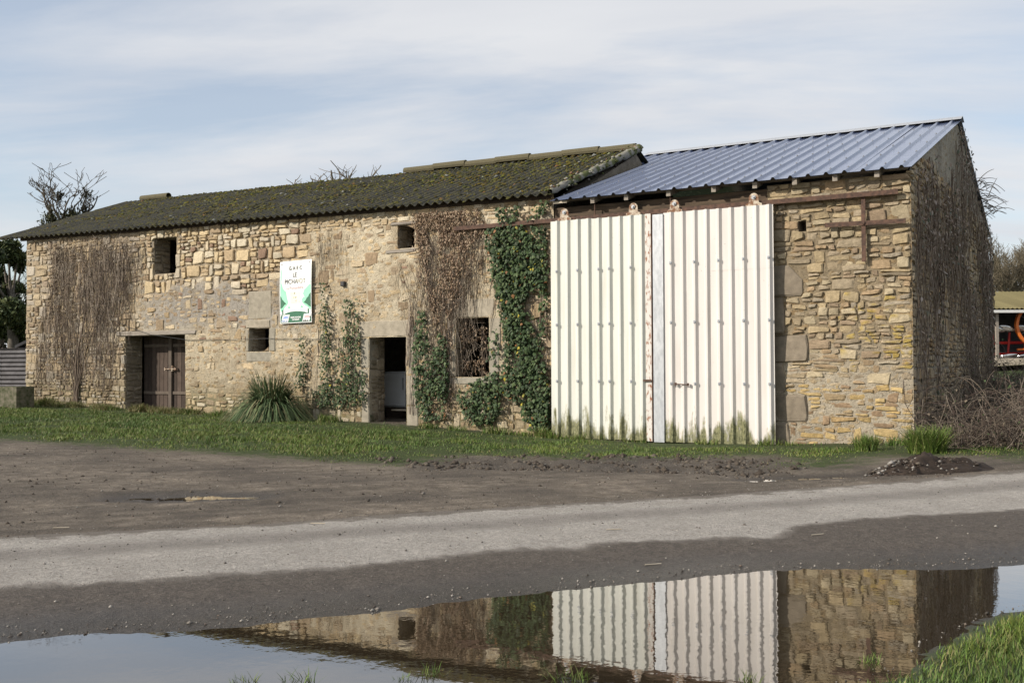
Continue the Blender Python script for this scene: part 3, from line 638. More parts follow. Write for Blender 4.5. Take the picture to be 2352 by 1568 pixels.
def wave_mesh(nw, length, prof, ds, thick, mat, name, nv=2):
    us = np.concatenate([np.arange(nw)[:, None]*PER+np.array(ds)[None, :]*PER]).ravel() if prof is None else prof[0]
    hs = AMP*np.cos(us/PER*2*np.pi) if prof is None else prof[1]
    vs_ = np.linspace(0, length, nv); k = len(us); V = []; F = []
    for sgn in (0, -thick):
        for v in vs_: V += [(u, v, h+sgn) for u, h in zip(us, hs)]
    o2 = k*nv
    for j in range(nv-1):
        for i in range(k-1):
            a = j*k+i; F.append((a, a+1, a+k+1, a+k)); F.append((o2+a, o2+a+k, o2+a+k+1, o2+a+1))
    for i in range(k-1): F.append((i, o2+i, o2+i+1, i+1)); a = (nv-1)*k+i; F.append((a, a+1, o2+a+1, o2+a))
    for j in range(nv-1):
        a = j*k; F.append((a, a+k, o2+a+k, o2+a)); a = j*k+k-1; F.append((a, o2+a, o2+a+k, a+k))
    me = bpy.data.meshes.new(name); me.from_pydata(V, [], F); me.update(); me.materials.append(MATS[mat]); return me
nw = 5; us = np.linspace(0, nw*PER+.03, nw*8+2); me_sheet = wave_mesh(nw, 1.44, (us, AMP*np.cos(us/PER*2*np.pi)), None, .009, 'fibre_cement', 'corrugated_sheet', 3)
ncol = int(math.ceil((XR1-XR0)/(nw*PER)))
def put(me, name, parent, loc, rot):
    o = bpy.data.objects.new(name, me); link(o, parent); wl = Vector((0, 0, 0)); p = parent
    while p is not None: wl += p.location; p = p.parent
    o.location = Vector(loc)-wl; o.rotation_euler = rot; return o
for c in range(ncol):
    for r_ in range(4):
        u = XR1-(c+1)*nw*PER; v = r_*1.30
        p = roofpt(u, v, .004+.004*(c % 2)+random.uniform(-.003, .004)); o = put(me_sheet, 'corrugated_sheet', roofL, p, (SL-R(.55)+R(random.uniform(-.15, .15)), TILT, R(random.uniform(-.12, .12))))
bp = MB(); a = roofpt(XR0, LEN); b_ = roofpt(XR1, LEN)
bp.add([a, b_, (XR1, 9.6, 5.3), (XR0, 9.6, 5.5)], [(0, 1, 2, 3)]); bp.add([a-np.array((0, 0, .02)), b_-np.array((0, 0, .02)), (XR1, 9.6, 5.28), (XR0, 9.6, 5.48)], [(0, 3, 2, 1)]); bp.build('back_slope', 'fibre_cement', A)
# ridge tiles (half-round caps)
def ridge_tile(x0, x1, lift, name='ridge_tile'):
    m_ = MB(); n_ = 9; V = []; rr = .115
    for t_ in (.0, -.02):
        for x, k in ((x0, 1.0), (x1, 1.06)):
            c = roofpt(x, LEN-.02, lift)
            for i in range(n_):
                an = R(-35)+R(250)*i/(n_-1); V.append((c[0], c[1]-(rr*k+t_)*math.cos(an), c[2]+(rr*k+t_)*math.sin(an)*.95))
    F = []
    for i in range(n_-1): F += [(i, i+1, n_+i+1, n_+i)[::-1], (2*n_+i, 2*n_+i+1, 3*n_+i+1, 3*n_+i), (i, i+1, 2*n_+i+1, 2*n_+i), (n_+i, 3*n_+i, 3*n_+i+1, n_+i+1)]
    mesh(name, V, F, 'mossy', roofL, tone=(.13, .115, .07), smooth=False)
xe = np.linspace(-14.7, -7.42, 8)
for i in range(7): ridge_tile(xe[i], xe[i+1]+.05, .07+.02*(i % 2)+random.uniform(-.01, .01))
ridge_tile(-26.0, -24.65, .06)
# moss cushions and lichen
nm_ = 19000; u = rng.uniform(XR0+.1, XR1-.1, nm_); v = LEN*rng.random(nm_)**.85
cl = fbm(u*.8, v*.9, 71, 4)+.12*(v/LEN)+.10*sm(-12, -8, -np.abs(u+12)); keep = cl*1.5+rng.normal(0, .12, nm_) > .02; u, v, cl = u[keep], v[keep], cl[keep]; nm_ = len(u)
wv = np.round(u/PER)*PER+PER*.5*rng.choice([0, 1], nm_, p=[.35, .65])+rng.normal(0, .035, nm_); u = np.clip(np.where(rng.random(nm_) < .75, wv+(XR1 % PER), u), XR0+.1, XR1-.05)
hh = AMP*np.cos((u-XR1)/PER*2*np.pi)+.004; size = rng.gamma(3., .0095, nm_)+.012; size = np.minimum(size*(.85+1.0*np.clip(cl, 0, 1)), .10)
ang = np.arange(6)*np.pi/3; rr = size[:, None]*rng.uniform(.7, 1.25, (nm_, 6)); sx = .62
bu = u[:, None]+rr*np.cos(ang)*sx; bv = v[:, None]+rr*np.sin(ang)*1.15
B = roofpt(bu, bv, (hh[:, None]-.006)); Tp = roofpt(u, v, hh+size*rng.uniform(.25, .5, nm_))
V = np.concatenate([Tp[:, None, :], B], 1).reshape(-1, 3); o7 = (np.arange(nm_)*7)[:, None, None]
Fm = (np.array([[0, 1+k, 1+(k+1) % 6] for k in range(6)])[None]+o7).reshape(-1, 3)
PALM = [(.10, .105, .025), (.075, .07, .022), (.14, .13, .03), (.05, .048, .024), (.115, .085, .02), (.17, .155, .04), (.045, .045, .028), (.12, .11, .025), (.16, .12, .02)]
tn = pick(PALM, nm_); li = rng.random(nm_) < .035; tn[li] = pick([(.34, .34, .30), (.26, .27, .24), (.30, .16, .06)], li.sum())
tn *= .62; bright = (v/LEN > .45) & (rng.random(nm_) < .30); tn[bright] *= np.array([1.25, 1.35, .9])
mo = mesh('moss', V, Fm, 'mossy', roofL, tone=np.repeat(tn, 7, 0), smooth=True); mo['kind'] = 'stuff'
# lumpy mortared verge along the right edge
k = 70; t_ = np.linspace(-.03, LEN-.05, k); c = roofpt(np.full(k, XR1+.02), t_, .035); c[:, 0] += .05*fbm(t_*2, t_*0, 4, 3); c[:, 2] += .05*fbm(t_*3, t_*0, 9, 3)
V, F = tubes([c], [.07+.05*fbm(t_*4, t_*0, 12, 3)+.03*t_/LEN], 9); V += .03*np.stack([fbm(V[:, 0]*9+V[:, 2]*5, V[:, 1]*9, s_, 3) for s_ in (1, 2, 3)], -1)*2
tv = np.where(fbm(V[:, 1]*6, V[:, 2]*6+V[:, 0]*9, 3, 3)[:, None] > .03, np.array([[.12, .13, .05]]), np.array([[.28, .265, .22]]))
mesh('verge', V, F, 'mossy', roofL, tone=tv, smooth=True)
nv_ = 170; k = rng.integers(0, 70, nv_); bc = c[k]+rng.normal(0, .06, (nv_, 3)); bc[:, 2] += .04
def pebbles(pos, size, squash=.6):
    n_ = len(pos); oct_ = np.array([(1, 0, 0), (0, 1, 0), (-1, 0, 0), (0, -1, 0), (0, 0, 1), (0, 0, -1)], float); f8 = np.array([(0, 1, 4), (1, 2, 4), (2, 3, 4), (3, 0, 4), (1, 0, 5), (2, 1, 5), (3, 2, 5), (0, 3, 5)])
    a_ = rng.uniform(0, 6.28, n_); S_ = size[:, None]*rng.uniform(.7, 1.3, (n_, 3)); S_[:, 2] *= squash
    q = oct_[None]*S_[:, None, :]*rng.uniform(.75, 1.2, (n_, 6, 1)); ca, sa = np.cos(a_)[:, None], np.sin(a_)[:, None]
    qq = np.stack([q[..., 0]*ca-q[..., 1]*sa, q[..., 0]*sa+q[..., 1]*ca, q[..., 2]], -1)+pos[:, None, :]
    return qq.reshape(-1, 3), (f8[None]+(np.arange(n_)*6)[:, None, None]).reshape(-1, 3)
V, F = pebbles(bc, rng.uniform(.025, .06, nv_)); o = mesh('verge_moss', V, F, 'mossy', roofL, tone=np.repeat(pick([(.30, .29, .24), (.11, .13, .04), (.22, .13, .08), (.36, .34, .29), (.09, .10, .035), (.12, .12, .05)], nv_), 6, 0), smooth=True); o['kind'] = 'stuff'

# wooden double door, deep in its doorway
D = empty('plank_door', (-19.92, .62, .36), 'dark weathered double plank door with a sliding bolt, deep in its stone doorway', 'door')
for leaf, (x0, x1) in (('door_leaf', (-21.14, -19.99)), ('door_leaf', (-19.95, -18.72))):
    lf = MB().box((x0, .70, .38), (x1, .715, 2.4)).build(leaf, 'dark_timber', D)
    n_ = 7; e = np.linspace(x0, x1, n_+1)
    for i in range(n_):
        MB().bbox((e[i]+.004, .665+random.uniform(0, .008), .37+random.uniform(-.02, .02)), (e[i+1]-.004, .699, 2.38), .004).build('plank', 'board', lf, tone=np.array((.085, .063, .050))*random.uniform(.7, 1.3))
    for z in (.78, 2.13): MB().bbox((x0+.03, .635, z), (x1-.06, .664, z+.085), .005).build('ledge', 'board', lf, tone=(.15, .12, .095))
MB().bbox((-20.06, .60, .30), (-19.93, .663, 2.38), .006).build('cover_strip', 'board', D, tone=(.13, .105, .085))
b_ = MB().cyl((-20.18, .585, 1.5), (-19.72, .585, 1.5), .014, 8); b_.box((-20.2, .575, 1.46), (-20.16, .634, 1.54)).box((-19.9, .575, 1.44), (-19.87, .634, 1.60)).box((-19.78, .575, 1.46), (-19.75, .634, 1.55)); b_.build('bolt', 'rust_pale', D)
MB().box((-21.14, .66, 2.38), (-18.72, .72, 2.46)).build('door_head', 'dark_timber', D)
# things in the dark doorway and the window
Fg = empty('white_fridge', (-12.2, 1.6, .35), 'white fridge standing in the dark doorway', 'fridge')
MB().bbox((-13.12, 1.55, .50), (-12.42, 2.1, 1.42), .015).build('cabinet', 'white_plastic', Fg); MB().bbox((-13.11, 1.50, .54), (-12.43, 1.545, 1.38), .012).build('door', 'white_plastic', Fg); MB().box((-12.50, 1.475, .95), (-12.47, 1.499, 1.25)).build('handle', 'bolt_metal', Fg)
MB().box((-13.1, 1.57, .12), (-12.44, 2.08, .499)).build('plinth', 'dark_timber', Fg)
tag(MB().bbox((-12.5, 1.0, .44), (-11.4, 1.45, .475), .005).build('loose_board', 'pale_timber'), 'pale loose board lying inside the dark doorway', 'board')
mw = MB(); mw.box((-9.88, .30, 1.3), (-9.82, .36, 2.64)); mw.box((-9.08, .30, 1.3), (-9.02, .36, 2.64)); mw.box((-9.40, .30, 1.3), (-9.35, .36, 2.64)); mw.box((-9.82, .305, 2.57), (-9.402, .355, 2.63)); mw.box((-9.348, .305, 2.1), (-9.082, .355, 2.14)); mw.box((-9.348, .305, 1.7), (-9.082, .355, 1.74)); mw.build('window_frame', 'dark_timber', A)
bl = empty('concrete_block', (-12.75, -.35, .2), 'mossy hollow concrete block beside the doorway jamb', 'block')
q = on_ground(838, 968); m_ = MB(); m_.bbox((q[0]-.25, q[1]-.1, q[2]-.04), (q[0]+.25, q[1]+.12, q[2]+.17), .012, .004); bl.location = (q[0], q[1], q[2]); bb = m_.build('body', 'concrete_mossy', bl); MB().bbox((q[0]-.2, q[1]-.06, q[2]+.172), (q[0]-.02, q[1]+.09, q[2]+.25), .01, .004).build('broken_piece', 'concrete_mossy', bl)

# ------------------------------------------------------------------ barn with the blue roof
B_ = empty('stone_barn', (-3.5, 0, 0), 'stone barn with a blue ribbed steel roof and creeper on its gable', 'barn')
XB0, XB1 = -7.35, 0.
YR, ZR, YB, ZB = 7.4, 7.52, 14.55, 5.45; SB = math.atan((ZR-5.08)/(YR+.33))
def roofz(y): 
    y = np.asarray(y, float); return np.where(y < YR, 5.08+(y+.33)*math.tan(SB), ZR-(y-YR)*(ZR-ZB)/(YB-YR))
BD = (-7.05, -2.65, -1, 4.62); BEAM = (-7.34, -2.6, 4.60, 5.0)
HOLE = (-2.05, -1.9, 4.1, 4.3); HOLE2 = (-.75, -.65, 4.25, 4.35)
GRN = [(-2.64, -1.98, 2.86, 3.47), (-2.64, -2.32, 2.14, 2.85), (-2.64, -1.88, 1.60, 2.13), (-2.64, -2.33, .99, 1.59), (-2.64, -1.90, .45, .98), (-2.64, -2.25, -.1, .44)]
topB = lambda x: 5.04+0*np.asarray(x, float)
def mdB(u, z):
    lo = sm(2.3, 1.2, z+1.0*fbm(u*1.3, z*1.3, 8, 3)); return -.008*(1-lo)+.006*lo+.036*fbm(u*5, z*5, 81, 4)+.012*fbm(u*16, z*16, 85, 2)
def mtB(u, z):
    n = fbm(u*1.2, z*1.2, 91, 4)[:, None]; lo = sm(2.4, 1.2, z)[:, None]
    return (np.array([.27, .215, .14])*(1-lo)+np.array([.40, .345, .26])*lo)*(1+n*.5)
PALB = [(.39, .305, .185), (.36, .285, .185), (.41, .325, .20), (.34, .275, .19), (.37, .30, .205), (.37, .27, .165), (.43, .355, .235), (.32, .24, .16), (.36, .305, .225)]
def toneB(x, z, V, rd):
    c = rd.choice(PALB) if z > 1.2 else rd.choice([(.46, .33, .15), (.40, .28, .14), (.50, .37, .18), (.30, .21, .13), (.36, .27, .16)])
    t = vary(c, V, rd, .18); lich = (fbm(V[:, 0]*9, V[:, 2]*12, 99, 3) > .17-.20*sm(.55, .0, abs(z-2.05))*sm(-1.1, -.2, x)) & (x > -1.3) & (abs(z-2.1) < .75)
    t[lich] = t[lich]*.35+np.array((.42, .30, .05))*.65; return t
frB = sheet('front_wall', -2.65, XB1, -.4, topB, [HOLE, HOLE2], .05, front_place, mdB, mtB, B_)
st = rubble(-2.65, XB1, lambda x: -.1, topB, [HOLE, HOLE2]+GRN, (.11, .29), (.13, .52), 9, .004)
lay(st, front_place, frB, lambda a, b_, rd: .016+rd.uniform(-.016, .022)-.004*float(sm(2.2, 1.0, b_)), toneB, 290, lambda s_: s_[1])
for (x0, x1, z0, z1) in GRN:
    P = np.array([(x0, z0), (x1-.03, z0), (x1, z0+.06), (x1, (z0+z1)/2), (x1-(.26 if z0 > 2.8 else .04), z1), (x0, z1)])
    P[:, 1] += np.where(P[:, 1] > (z0+z1)/2, -.008, .008); V, F = stone_geo(P, .03, .3, dome=.004)
    mesh('granite_block', front_place(V), F, 'granite', frB, tone=np.array((.235, .195, .145))*random.uniform(.85, 1.15))
hb = MB()
for (x0, x1, z0, z1) in (HOLE, HOLE2):
    hb.box((x0-.05, .5, z0-.05), (x1+.05, .52, z1+.05)); hb.box((x0-.05, .06, z0-.05), (x0-.01, .5, z1+.05)); hb.box((x1+.01, .06, z0-.05), (x1+.05, .5, z1+.05)); hb.box((x0-.01, .06, z1+.01), (x1+.01, .5, z1+.05)); hb.box((x0-.01, .06, z0-.05), (x1+.01, .5, z0-.01))
hb.build('wall_hole', 'render_rough', frB)
MB().box((-2.63, .52, -.4), (-.41, .58, 5.0)).build('inner_wall', 'render_rough', B_); MB().box((-2.66, .05, -.4), (-2.64, .58, 4.6)).build('door_reveal', 'render_rough', B_)
pier = sheet('door_pier', -7.35, -7.05, -.4, lambda x: 4.6+0*np.asarray(x, float), [], .05, front_place, mdB, mtB, B_)
lay(rubble(-7.35, -7.05, lambda x: 0., lambda x: 5.0+0*np.asarray(x), [BEAM], (.14, .3), (.2, .4), 19, .008), front_place, pier, lambda a, b_, rd: .016+rd.uniform(-.01, .02), toneB, 40, lambda s_: s_[1])
MB().bbox((-7.33, .02, 4.61), (-2.62, .32, 4.98), .012, .004).build('lintel_beam', 'beam_timber', B_)
for x, z in [(-6.3, 4.99), (-5.53, 5.), (-4.6, 5.), (-3.65, 5.), (-2.82, 5.), (-2.05, 5.), (-1.3, 5.), (-.55, 5.)]:
    V = []
    for y, zz in ((-.24, 0), (1.4, 1.64*math.tan(SB))):
        for dx in (-.045, .045):
            for dz in (-.13, -.005): V.append((x+dx, y, 5.08+.02+zz+dz))
    mesh('rafter', V, [(0, 1, 3, 2), (4, 6, 7, 5), (0, 4, 5, 1), (2, 3, 7, 6), (1, 5, 7, 3), (0, 2, 6, 4)], 'grey_timber', B_)
mesh('fascia_end', [(-7.22, -.26, 5.03), (-6.9, -.26, 5.03), (-6.9, -.26, 5.075), (-7.22, -.26, 5.075), (-7.22, .2, 5.19), (-6.9, .2, 5.19), (-6.9, .2, 5.235), (-7.22, .2, 5.235)], [(0, 1, 2, 3), (5, 4, 7, 6), (4, 0, 3, 7), (1, 5, 6, 2), (3, 2, 6, 7), (4, 5, 1, 0)], 'pale_timber', B_)
MB().box((-7.33, 14.0, -.4), (-.02, 14.5, 5.4)).build('back_wall', 'render_rough', B_)
MB().box((-7.33, .62, -.4), (-.42, 13.98, -.05)).build('floor', 'earth_floor', B_)
MB().box((-7.33, .33, -.4), (-7.08, 13.98, 5.0)).build('side_wall', 'render_rough', B_)
# gable wall (faces +x)
def gab(V): return np.c_[V[:, 1]+.0, V[:, 0], V[:, 2]]
topG = lambda u: roofz(u)-.06
GH = (4.6, 4.85, 3.4, 4.2)
gw = None
us = np.arange(0, 14.51, .1); zs = np.arange(-.4, 7.6, .1); U, Zz = np.meshgrid(us, zs); keep = (Zz[:-1, :-1] < topG(U[:-1, :-1]+.05)) & ~((U[:-1, :-1] > GH[0]) & (U[:-1, :-1] < GH[1]) & (Zz[:-1, :-1] > GH[2]) & (Zz[:-1, :-1] < GH[3]))
Z2 = np.minimum(Zz, topG(U)); idx = np.arange(U.size).reshape(U.shape); F = np.stack([idx[:-1, :-1], idx[:-1, 1:], idx[1:, 1:], idx[1:, :-1]], -1)[keep]
dpt = -.02+.05*fbm(U*3, Zz*3, 5, 4); gw = mesh('gable_wall', np.c_[dpt.ravel(), U.ravel(), Z2.ravel()], F, 'mortar', B_, tone=np.array([.36, .32, .26])*(1+.8*fbm(U.ravel(), Zz.ravel(), 6, 3))[:, None], smooth=True)
st = rubble(0., 14.5, lambda u: 0., lambda u: topG(u), [GH], (.16, .34), (.18, .5), 29, .01)
lay(st, gab, gw, lambda a, b_, rd: .012+rd.uniform(-.014, .02), lambda a, b_, V, rd: vary(rd.choice([(.43, .34, .22), (.38, .30, .20), (.48, .39, .26), (.34, .28, .20), (.46, .33, .19)]), V, rd, .2), 120, lambda s_: s_[1] if s_[0][:, 0].mean() < 3.5 else 0)
V = []
for x in (-.40, -.06): V += [(x, y, z) for y, z in ((.1, -.4), (13.98, -.4), (13.98, 5.3), (YR, ZR-.2), (.1, 5.0))]
mesh('gable_core', V, [(0, 1, 2, 3, 4)[::-1], (5, 6, 7, 8, 9)]+[(k, (k+1) % 5, 5+(k+1) % 5, 5+k) for k in range(5)], 'render_rough', B_)
# blue steel roof
def roofptB(u, v, h=0):
    u = np.asarray(u, float); v = np.asarray(v, float); return np.stack([u, -.33+v*math.cos(SB)-h*math.sin(SB), 5.09+v*math.sin(SB)+h*math.cos(SB)], -1)
LB = (YR+.33)/math.cos(SB)
rf = MB()
for v in np.linspace(.35, LB-.15, 6):
    c = roofptB(0, v, -.05); rf.box((-7.2, c[1]-.04, c[2]-.045), (-.05, c[1]+.04, c[2]+.03))
rf = rf.build('roof', 'grey_timber', B_)
def trap(nrib, pitch, wb, wt, h, lead, tail):
    us, hs = [0], [0]
    for i in range(nrib):
        c = lead+i*pitch; us += [c-wb/2, c-wt/2, c+wt/2, c+wb/2]; hs += [0, h, h, 0]
    us.append(lead+(nrib-1)*pitch+tail); hs.append(0); return np.array(us), np.array(hs)
me_b = wave_mesh(3, LB, trap(3, 1/3, .10, .035, .045, 1/6, 1/6), None, .004, 'blue_steel', 'steel_sheet')
xs = [.06-i for i in range(1, 8)]
for x in xs: put(me_b, 'steel_sheet', rf, roofptB(x, 0, .003*((round(x*10)) % 2)), (SB+R(random.uniform(-.06, .06)), R(random.uniform(-.22, .22)), R(random.uniform(-.02, .02))))
me_b2 = wave_mesh(1, LB, trap(1, 1/3, .10, .035, .045, 1/6, 1/6), None, .004, 'blue_steel', 'steel_sheet'); put(me_b2, 'steel_sheet', rf, roofptB(-7.27, 0, .001), (SB, 0, 0))
me_b3 = wave_mesh(3, LB-5.6, trap(6, 1/3, .10, .035, .045, 1/6, 1/6), None, .004, 'blue_steel', 'steel_sheet'); put(me_b3, 'steel_sheet', rf, roofptB(-9.28, 5.6, .002), (SB, 0, 0))
sc = MB().cyl((0, 0, 0), (0, 0, .008), .022, 7).cyl((0, 0, .008), (0, 0, .022), .011, 6); me_sc = bpy.data.meshes.new('screw'); me_sc.from_pydata(sc.V, [], sc.F); me_sc.materials.append(MATS['bolt_metal'])
for i in range(22):
    for v in np.linspace(.4, LB-.35, 6): put(me_sc, 'screw', rf, roofptB(.06-1/6-i/3, v+random.uniform(-.02, .02), .049), (SB, 0, 0))
rg = MB(); V = []
for x in (-8.15, .10):
    for y, z in ((YR-.36, ZR-.36*math.tan(SB)+.075), (YR, ZR+.095), (YR+.3, ZR+.0)): V += [(x, y, z), (x, y, z-.006)]
rg.add(V, [(0, 6, 8, 2), (2, 8, 10, 4), (1, 3, 9, 7), (3, 5, 11, 9), (0, 1, 7, 6), (4, 10, 11, 5), (0, 2, 3, 1), (2, 4, 5, 3), (6, 7, 9, 8), (8, 9, 11, 10)]); rg.build('ridge_flashing', 'galvanised', rf)
V = []
for x in (-9.3, .07):
    for z in (0, -.03): V += [(x, YR+.02, ZR+.02+z), (x, YB+.15, ZB+z)]
mesh('back_slope', V, [(0, 1, 5, 4), (2, 6, 7, 3), (0, 2, 3, 1), (4, 5, 7, 6), (1, 3, 7, 5), (0, 4, 6, 2)], 'blue_steel', B_)

# ------------------------------------------------------------------ sliding doors, their rail, the iron cross
YD = -.22
rail = empty('door_rail', (-5, -.17, 4.7), 'long rusty steel rail carrying the sliding doors', 'rail')
MB().box((-9.85, -.165, 4.645), (-.2, -.14, 4.735)).build('bar', 'rust', rail)
m_ = MB(); m_.box((-9.85, -.138, 4.72), (-.2, -.07, 4.735)); m_.build('flange', 'rust', rail)
for x in (-9.2, -7.9, -.45, -1.9): MB().box((x-.03, -.07, 4.66), (x+.03, .05, 4.73)).build('bracket', 'rust', rail)
for x in (-6.3, -4.6): MB().cyl((x, -.12, 4.735), (x, -.12, 5.02), .014, 8).build('hanging_rod', 'rust', rail)
def slide_door(name, label, x0, x1, z0, z1, mat, strips, seam=None):
    d = empty(name, ((x0+x1)/2, YD, z0), label, 'sliding door')
    def sheet_(a, b_, c, dz, off=0.):
        n_ = int(round((b_-a)/.25)); us, hs = trap(n_, (b_-a)/n_, .128, .034, .055, .17*(b_-a)/n_/.25, .08*(b_-a)/n_/.25)
        V, F = [], []
        for t_ in (0, .003):
            for z in (c, dz): V += [(a+u_, YD-h_+t_-off, z) for u_, h_ in zip(us, hs)]
        k = len(us)
        for i in range(k-1): F += [(i, i+1, k+i+1, k+i), (2*k+i+1, 2*k+i, 3*k+i, 3*k+i+1), (i+1, i, 2*k+i, 2*k+i+1), (k+i, k+i+1, 3*k+i+1, 3*k+i)]
        for i in (0, k-1): F.append((i, k+i, 3*k+i, 2*k+i))
        mesh('cladding_sheet', V, F, mat, d)
    for a in strips: sheet_(*a)
    fr = MB()
    for z in (z0+.05, z0+1.2, z0+2.4, z0+3.55, z1-.1): fr.box((x0+.02, YD+.012, z), (x1-.02, YD+.052, z+.06))
    for x in (x0+.02, x1-.08): fr.box((x, YD+.0525, z0+.02), (x+.06, YD+.07, z1-.02))
    fr.build('frame', 'rust', d); return d
def bolt_head(d, x, z):
    MB().box((x-.028, YD-.067, z-.03), (x+.028, YD-.057, z+.03)).cyl((x, YD-.083, z), (x, YD-.067, z), .014, 6).build('screw', 'bolt_metal', d)
def hanger(d, x, z):
    P = [(x-.16, z-.16), (x-.16, z-.115), (x-.10, z-.09), (x-.095, z)]+[(x-.095*math.cos(t_), z+.095*math.sin(t_)) for t_ in np.linspace(.2, math.pi-.2, 9)]+[(x+.095, z), (x+.10, z-.09), (x+.16, z-.115), (x+.16, z-.16)]
    h_ = MB().prism_y(P, -.215, -.195).build('hanger', 'rust_pale', d)
    MB().cyl((x, -.235, z+.01), (x, -.216, z+.01), .042, 12).cyl((x, -.255, z+.01), (x, -.235, z+.01), .02, 6).build('axle_bolt', 'bolt_metal', h_)
    MB().cyl((x, -.19, z+.005), (x, -.16, z+.005), .075, 16).build('wheel', 'rust', h_)
d1 = slide_door('sliding_door', 'off-white ribbed metal sliding door with a rusty edge strip, next to the ivy', -7.31, -4.97, .01, 4.64, 'clad_greenish', [(-7.31, -6.32, .01, 4.655), (-6.32, -5.11, .01, 4.645, .002)])
MB().box((-5.112, YD-.012, .0), (-4.985, YD+.01, 4.65)).build('edge_strip', 'rust_flake', d1); MB().box((-4.985, YD-.03, .0), (-4.968, YD+.01, 4.65)).build('edge_angle', 'rust', d1)
for z in (1.2, 2.4, 3.55):
    for i in (0, 2, 4, 5, 7): bolt_head(d1, -7.31+.1675+.247*i if i < 4 else -6.32+.167+.242*(i-4), z+.02)
for x, z in ((-6.98, 4.82), (-5.38, 4.81)): hanger(d1, x, z)
MB().box((-5.2, YD-.05, 1.22), (-4.99, YD-.035, 1.26)).box((-5.2, YD-.036, 1.20), (-5.16, YD-.012, 1.28)).build('hasp', 'rust', d1)
d2 = slide_door('sliding_door', 'pinkish-white ribbed metal sliding door with a galvanised edge strip, next to the granite blocks', -4.95, -2.47, 0, 4.63, 'clad_pinkish', [(-4.72, -3.72, .0, 4.64), (-3.72, -2.47, .0, 3.42), (-3.72, -2.47, 3.41, 4.635, .004)])
MB().box((-4.945, YD-.03, -.01), (-4.722, YD-.008, 4.62)).build('edge_strip', 'galvanised', d2)
for z in (1.15, 2.38, 3.58):
    for x in (-4.55, -4.05, -3.55, -3.05, -2.55): bolt_head(d2, x, z+.03)
for x, z in ((-4.48, 4.80), (-2.85, 4.79)): hanger(d2, x, z)
m_ = MB().cyl((-4.46, YD-.075, 1.17), (-4.20, YD-.075, 1.16), .010, 8); m_.box((-4.475, YD-.08, 1.14), (-4.445, YD-.036, 1.2)).box((-4.215, YD-.08, 1.13), (-4.185, YD-.036, 1.19)); m_.build('handle', 'rust', d2)
cr_ = empty('iron_wall_anchor', (-.82, -.05, 4.0), 'rusty iron cross-shaped wall anchor near the barn corner', 'wall anchor')
MB().box((-.86, -.105, 3.45), (-.785, -.085, 4.69)).build('upright', 'rust', cr_)
V = [(-1.52, -.125, 4.13), (-1.52, -.107, 4.13), (-1.52, -.125, 4.215), (-1.52, -.107, 4.215), (-.08, -.125, 4.11), (-.08, -.107, 4.11), (-.08, -.125, 4.19), (-.08, -.107, 4.19)]
mesh('crossbar', V, [(0, 4, 6, 2), (1, 3, 7, 5), (2, 6, 7, 3), (0, 1, 5, 4), (0, 2, 3, 1), (4, 5, 7, 6)], 'rust', cr_)
MB().cyl((-.82, -.15, 4.165), (-.82, -.126, 4.165), .03, 8).build('nut', 'rust', cr_); MB().cyl((-.82, -.084, 4.165), (-.82, .1, 4.165), .016, 8).build('tie_rod', 'rust', cr_)

# ------------------------------------------------------------------ farm sign
SX, SZ, SW, SH = -15.21, 2.645, 1.06, 1.58
Sg = empty('farm_sign', (SX+SW/2, -.06, SZ), 'white and green printed farm sign board screwed to the stone wall', 'sign')
def sy(u, v): return -.075-.03*math.sin(v*math.pi)*0.6-.012*(u-.5)
V, F = [], []
for t_ in (0, .012):
    for j in range(9):
        for i in range(5): V.append((SX+SW*i/4, sy(i/4, j/8)+t_, SZ+SH*j/8+.005*i))
for j in range(8):
    for i in range(4): a = j*5+i; F += [(a, a+1, a+6, a+5), (45+a, 45+a+5, 45+a+6, 45+a+1)]
for i in range(4): F += [(i, 45+i, 46+i, i+1), (40+i, 41+i, 86+i, 85+i)]
for j in range(8): a = j*5; F += [(a, a+5, 50+a, 45+a), (a+4, 49+a, 54+a, a+9)]
mesh('board', V, F, 'sign_white', Sg)
def sgn(P, mat, name, lift):
    """print: polygon in board fractions (u right, v up)"""
    P = np.array(P, float); n_ = len(P)
    # split in strips so that the print follows the curved board
    import mathutils
    pts = [Vector((p[0], p[1])) for p in P]; tris = mathutils.geometry.tessellate_polygon([[Vector((p[0], p[1], 0)) for p in P]])
    mesh(name, [(SX+SW*u_, sy(u_, v_)-lift, SZ+SH*v_+.02*u_) for u_, v_ in P], [tuple(t_) for t_ in tris], mat, Sg)
def dens(P, n_=4):
    Q = []
    for k in range(len(P)):
        a, b_ = np.array(P[k]), np.array(P[(k+1) % len(P)])
        for i in range(n_): Q.append(tuple(a+(b_-a)*i/n_))
    return Q
sgn(dens([(.02, .9), (.055, .87), (.06, .75), (.05, .66), (.11, .56), (.16, .53), (.20, .51), (.23, .42), (.27, .34), (.24, .30), (.15, .255), (.12, .22), (.03, .19), (.02, .3)], 2), 'sign_mint', 'print', .003)
sgn(dens([(.985, .66), (.90, .575), (.86, .56), (.78, .52), (.74, .46), (.80, .40), (.76, .41), (.70, .37), (.72, .32), (.80, .275), (.88, .25), (.96, .2), (.985, .22)], 2), 'sign_mint', 'print', .003)
sgn(dens([(.985, .93), (.955, .80), (.94, .72), (.95, .66), (.91, .60), (.985, .60)], 2), 'sign_pale', 'print', .003)
st_ = lambda pts: pts
sgn([(.02, .45), (.06, .42), (.08, .39), (.12, .37), (.14, .355), (.18, .335), (.21, .315), (.15, .30), (.11, .27), (.08, .255), (.02, .24)], 'sign_dark', 'print', .005)
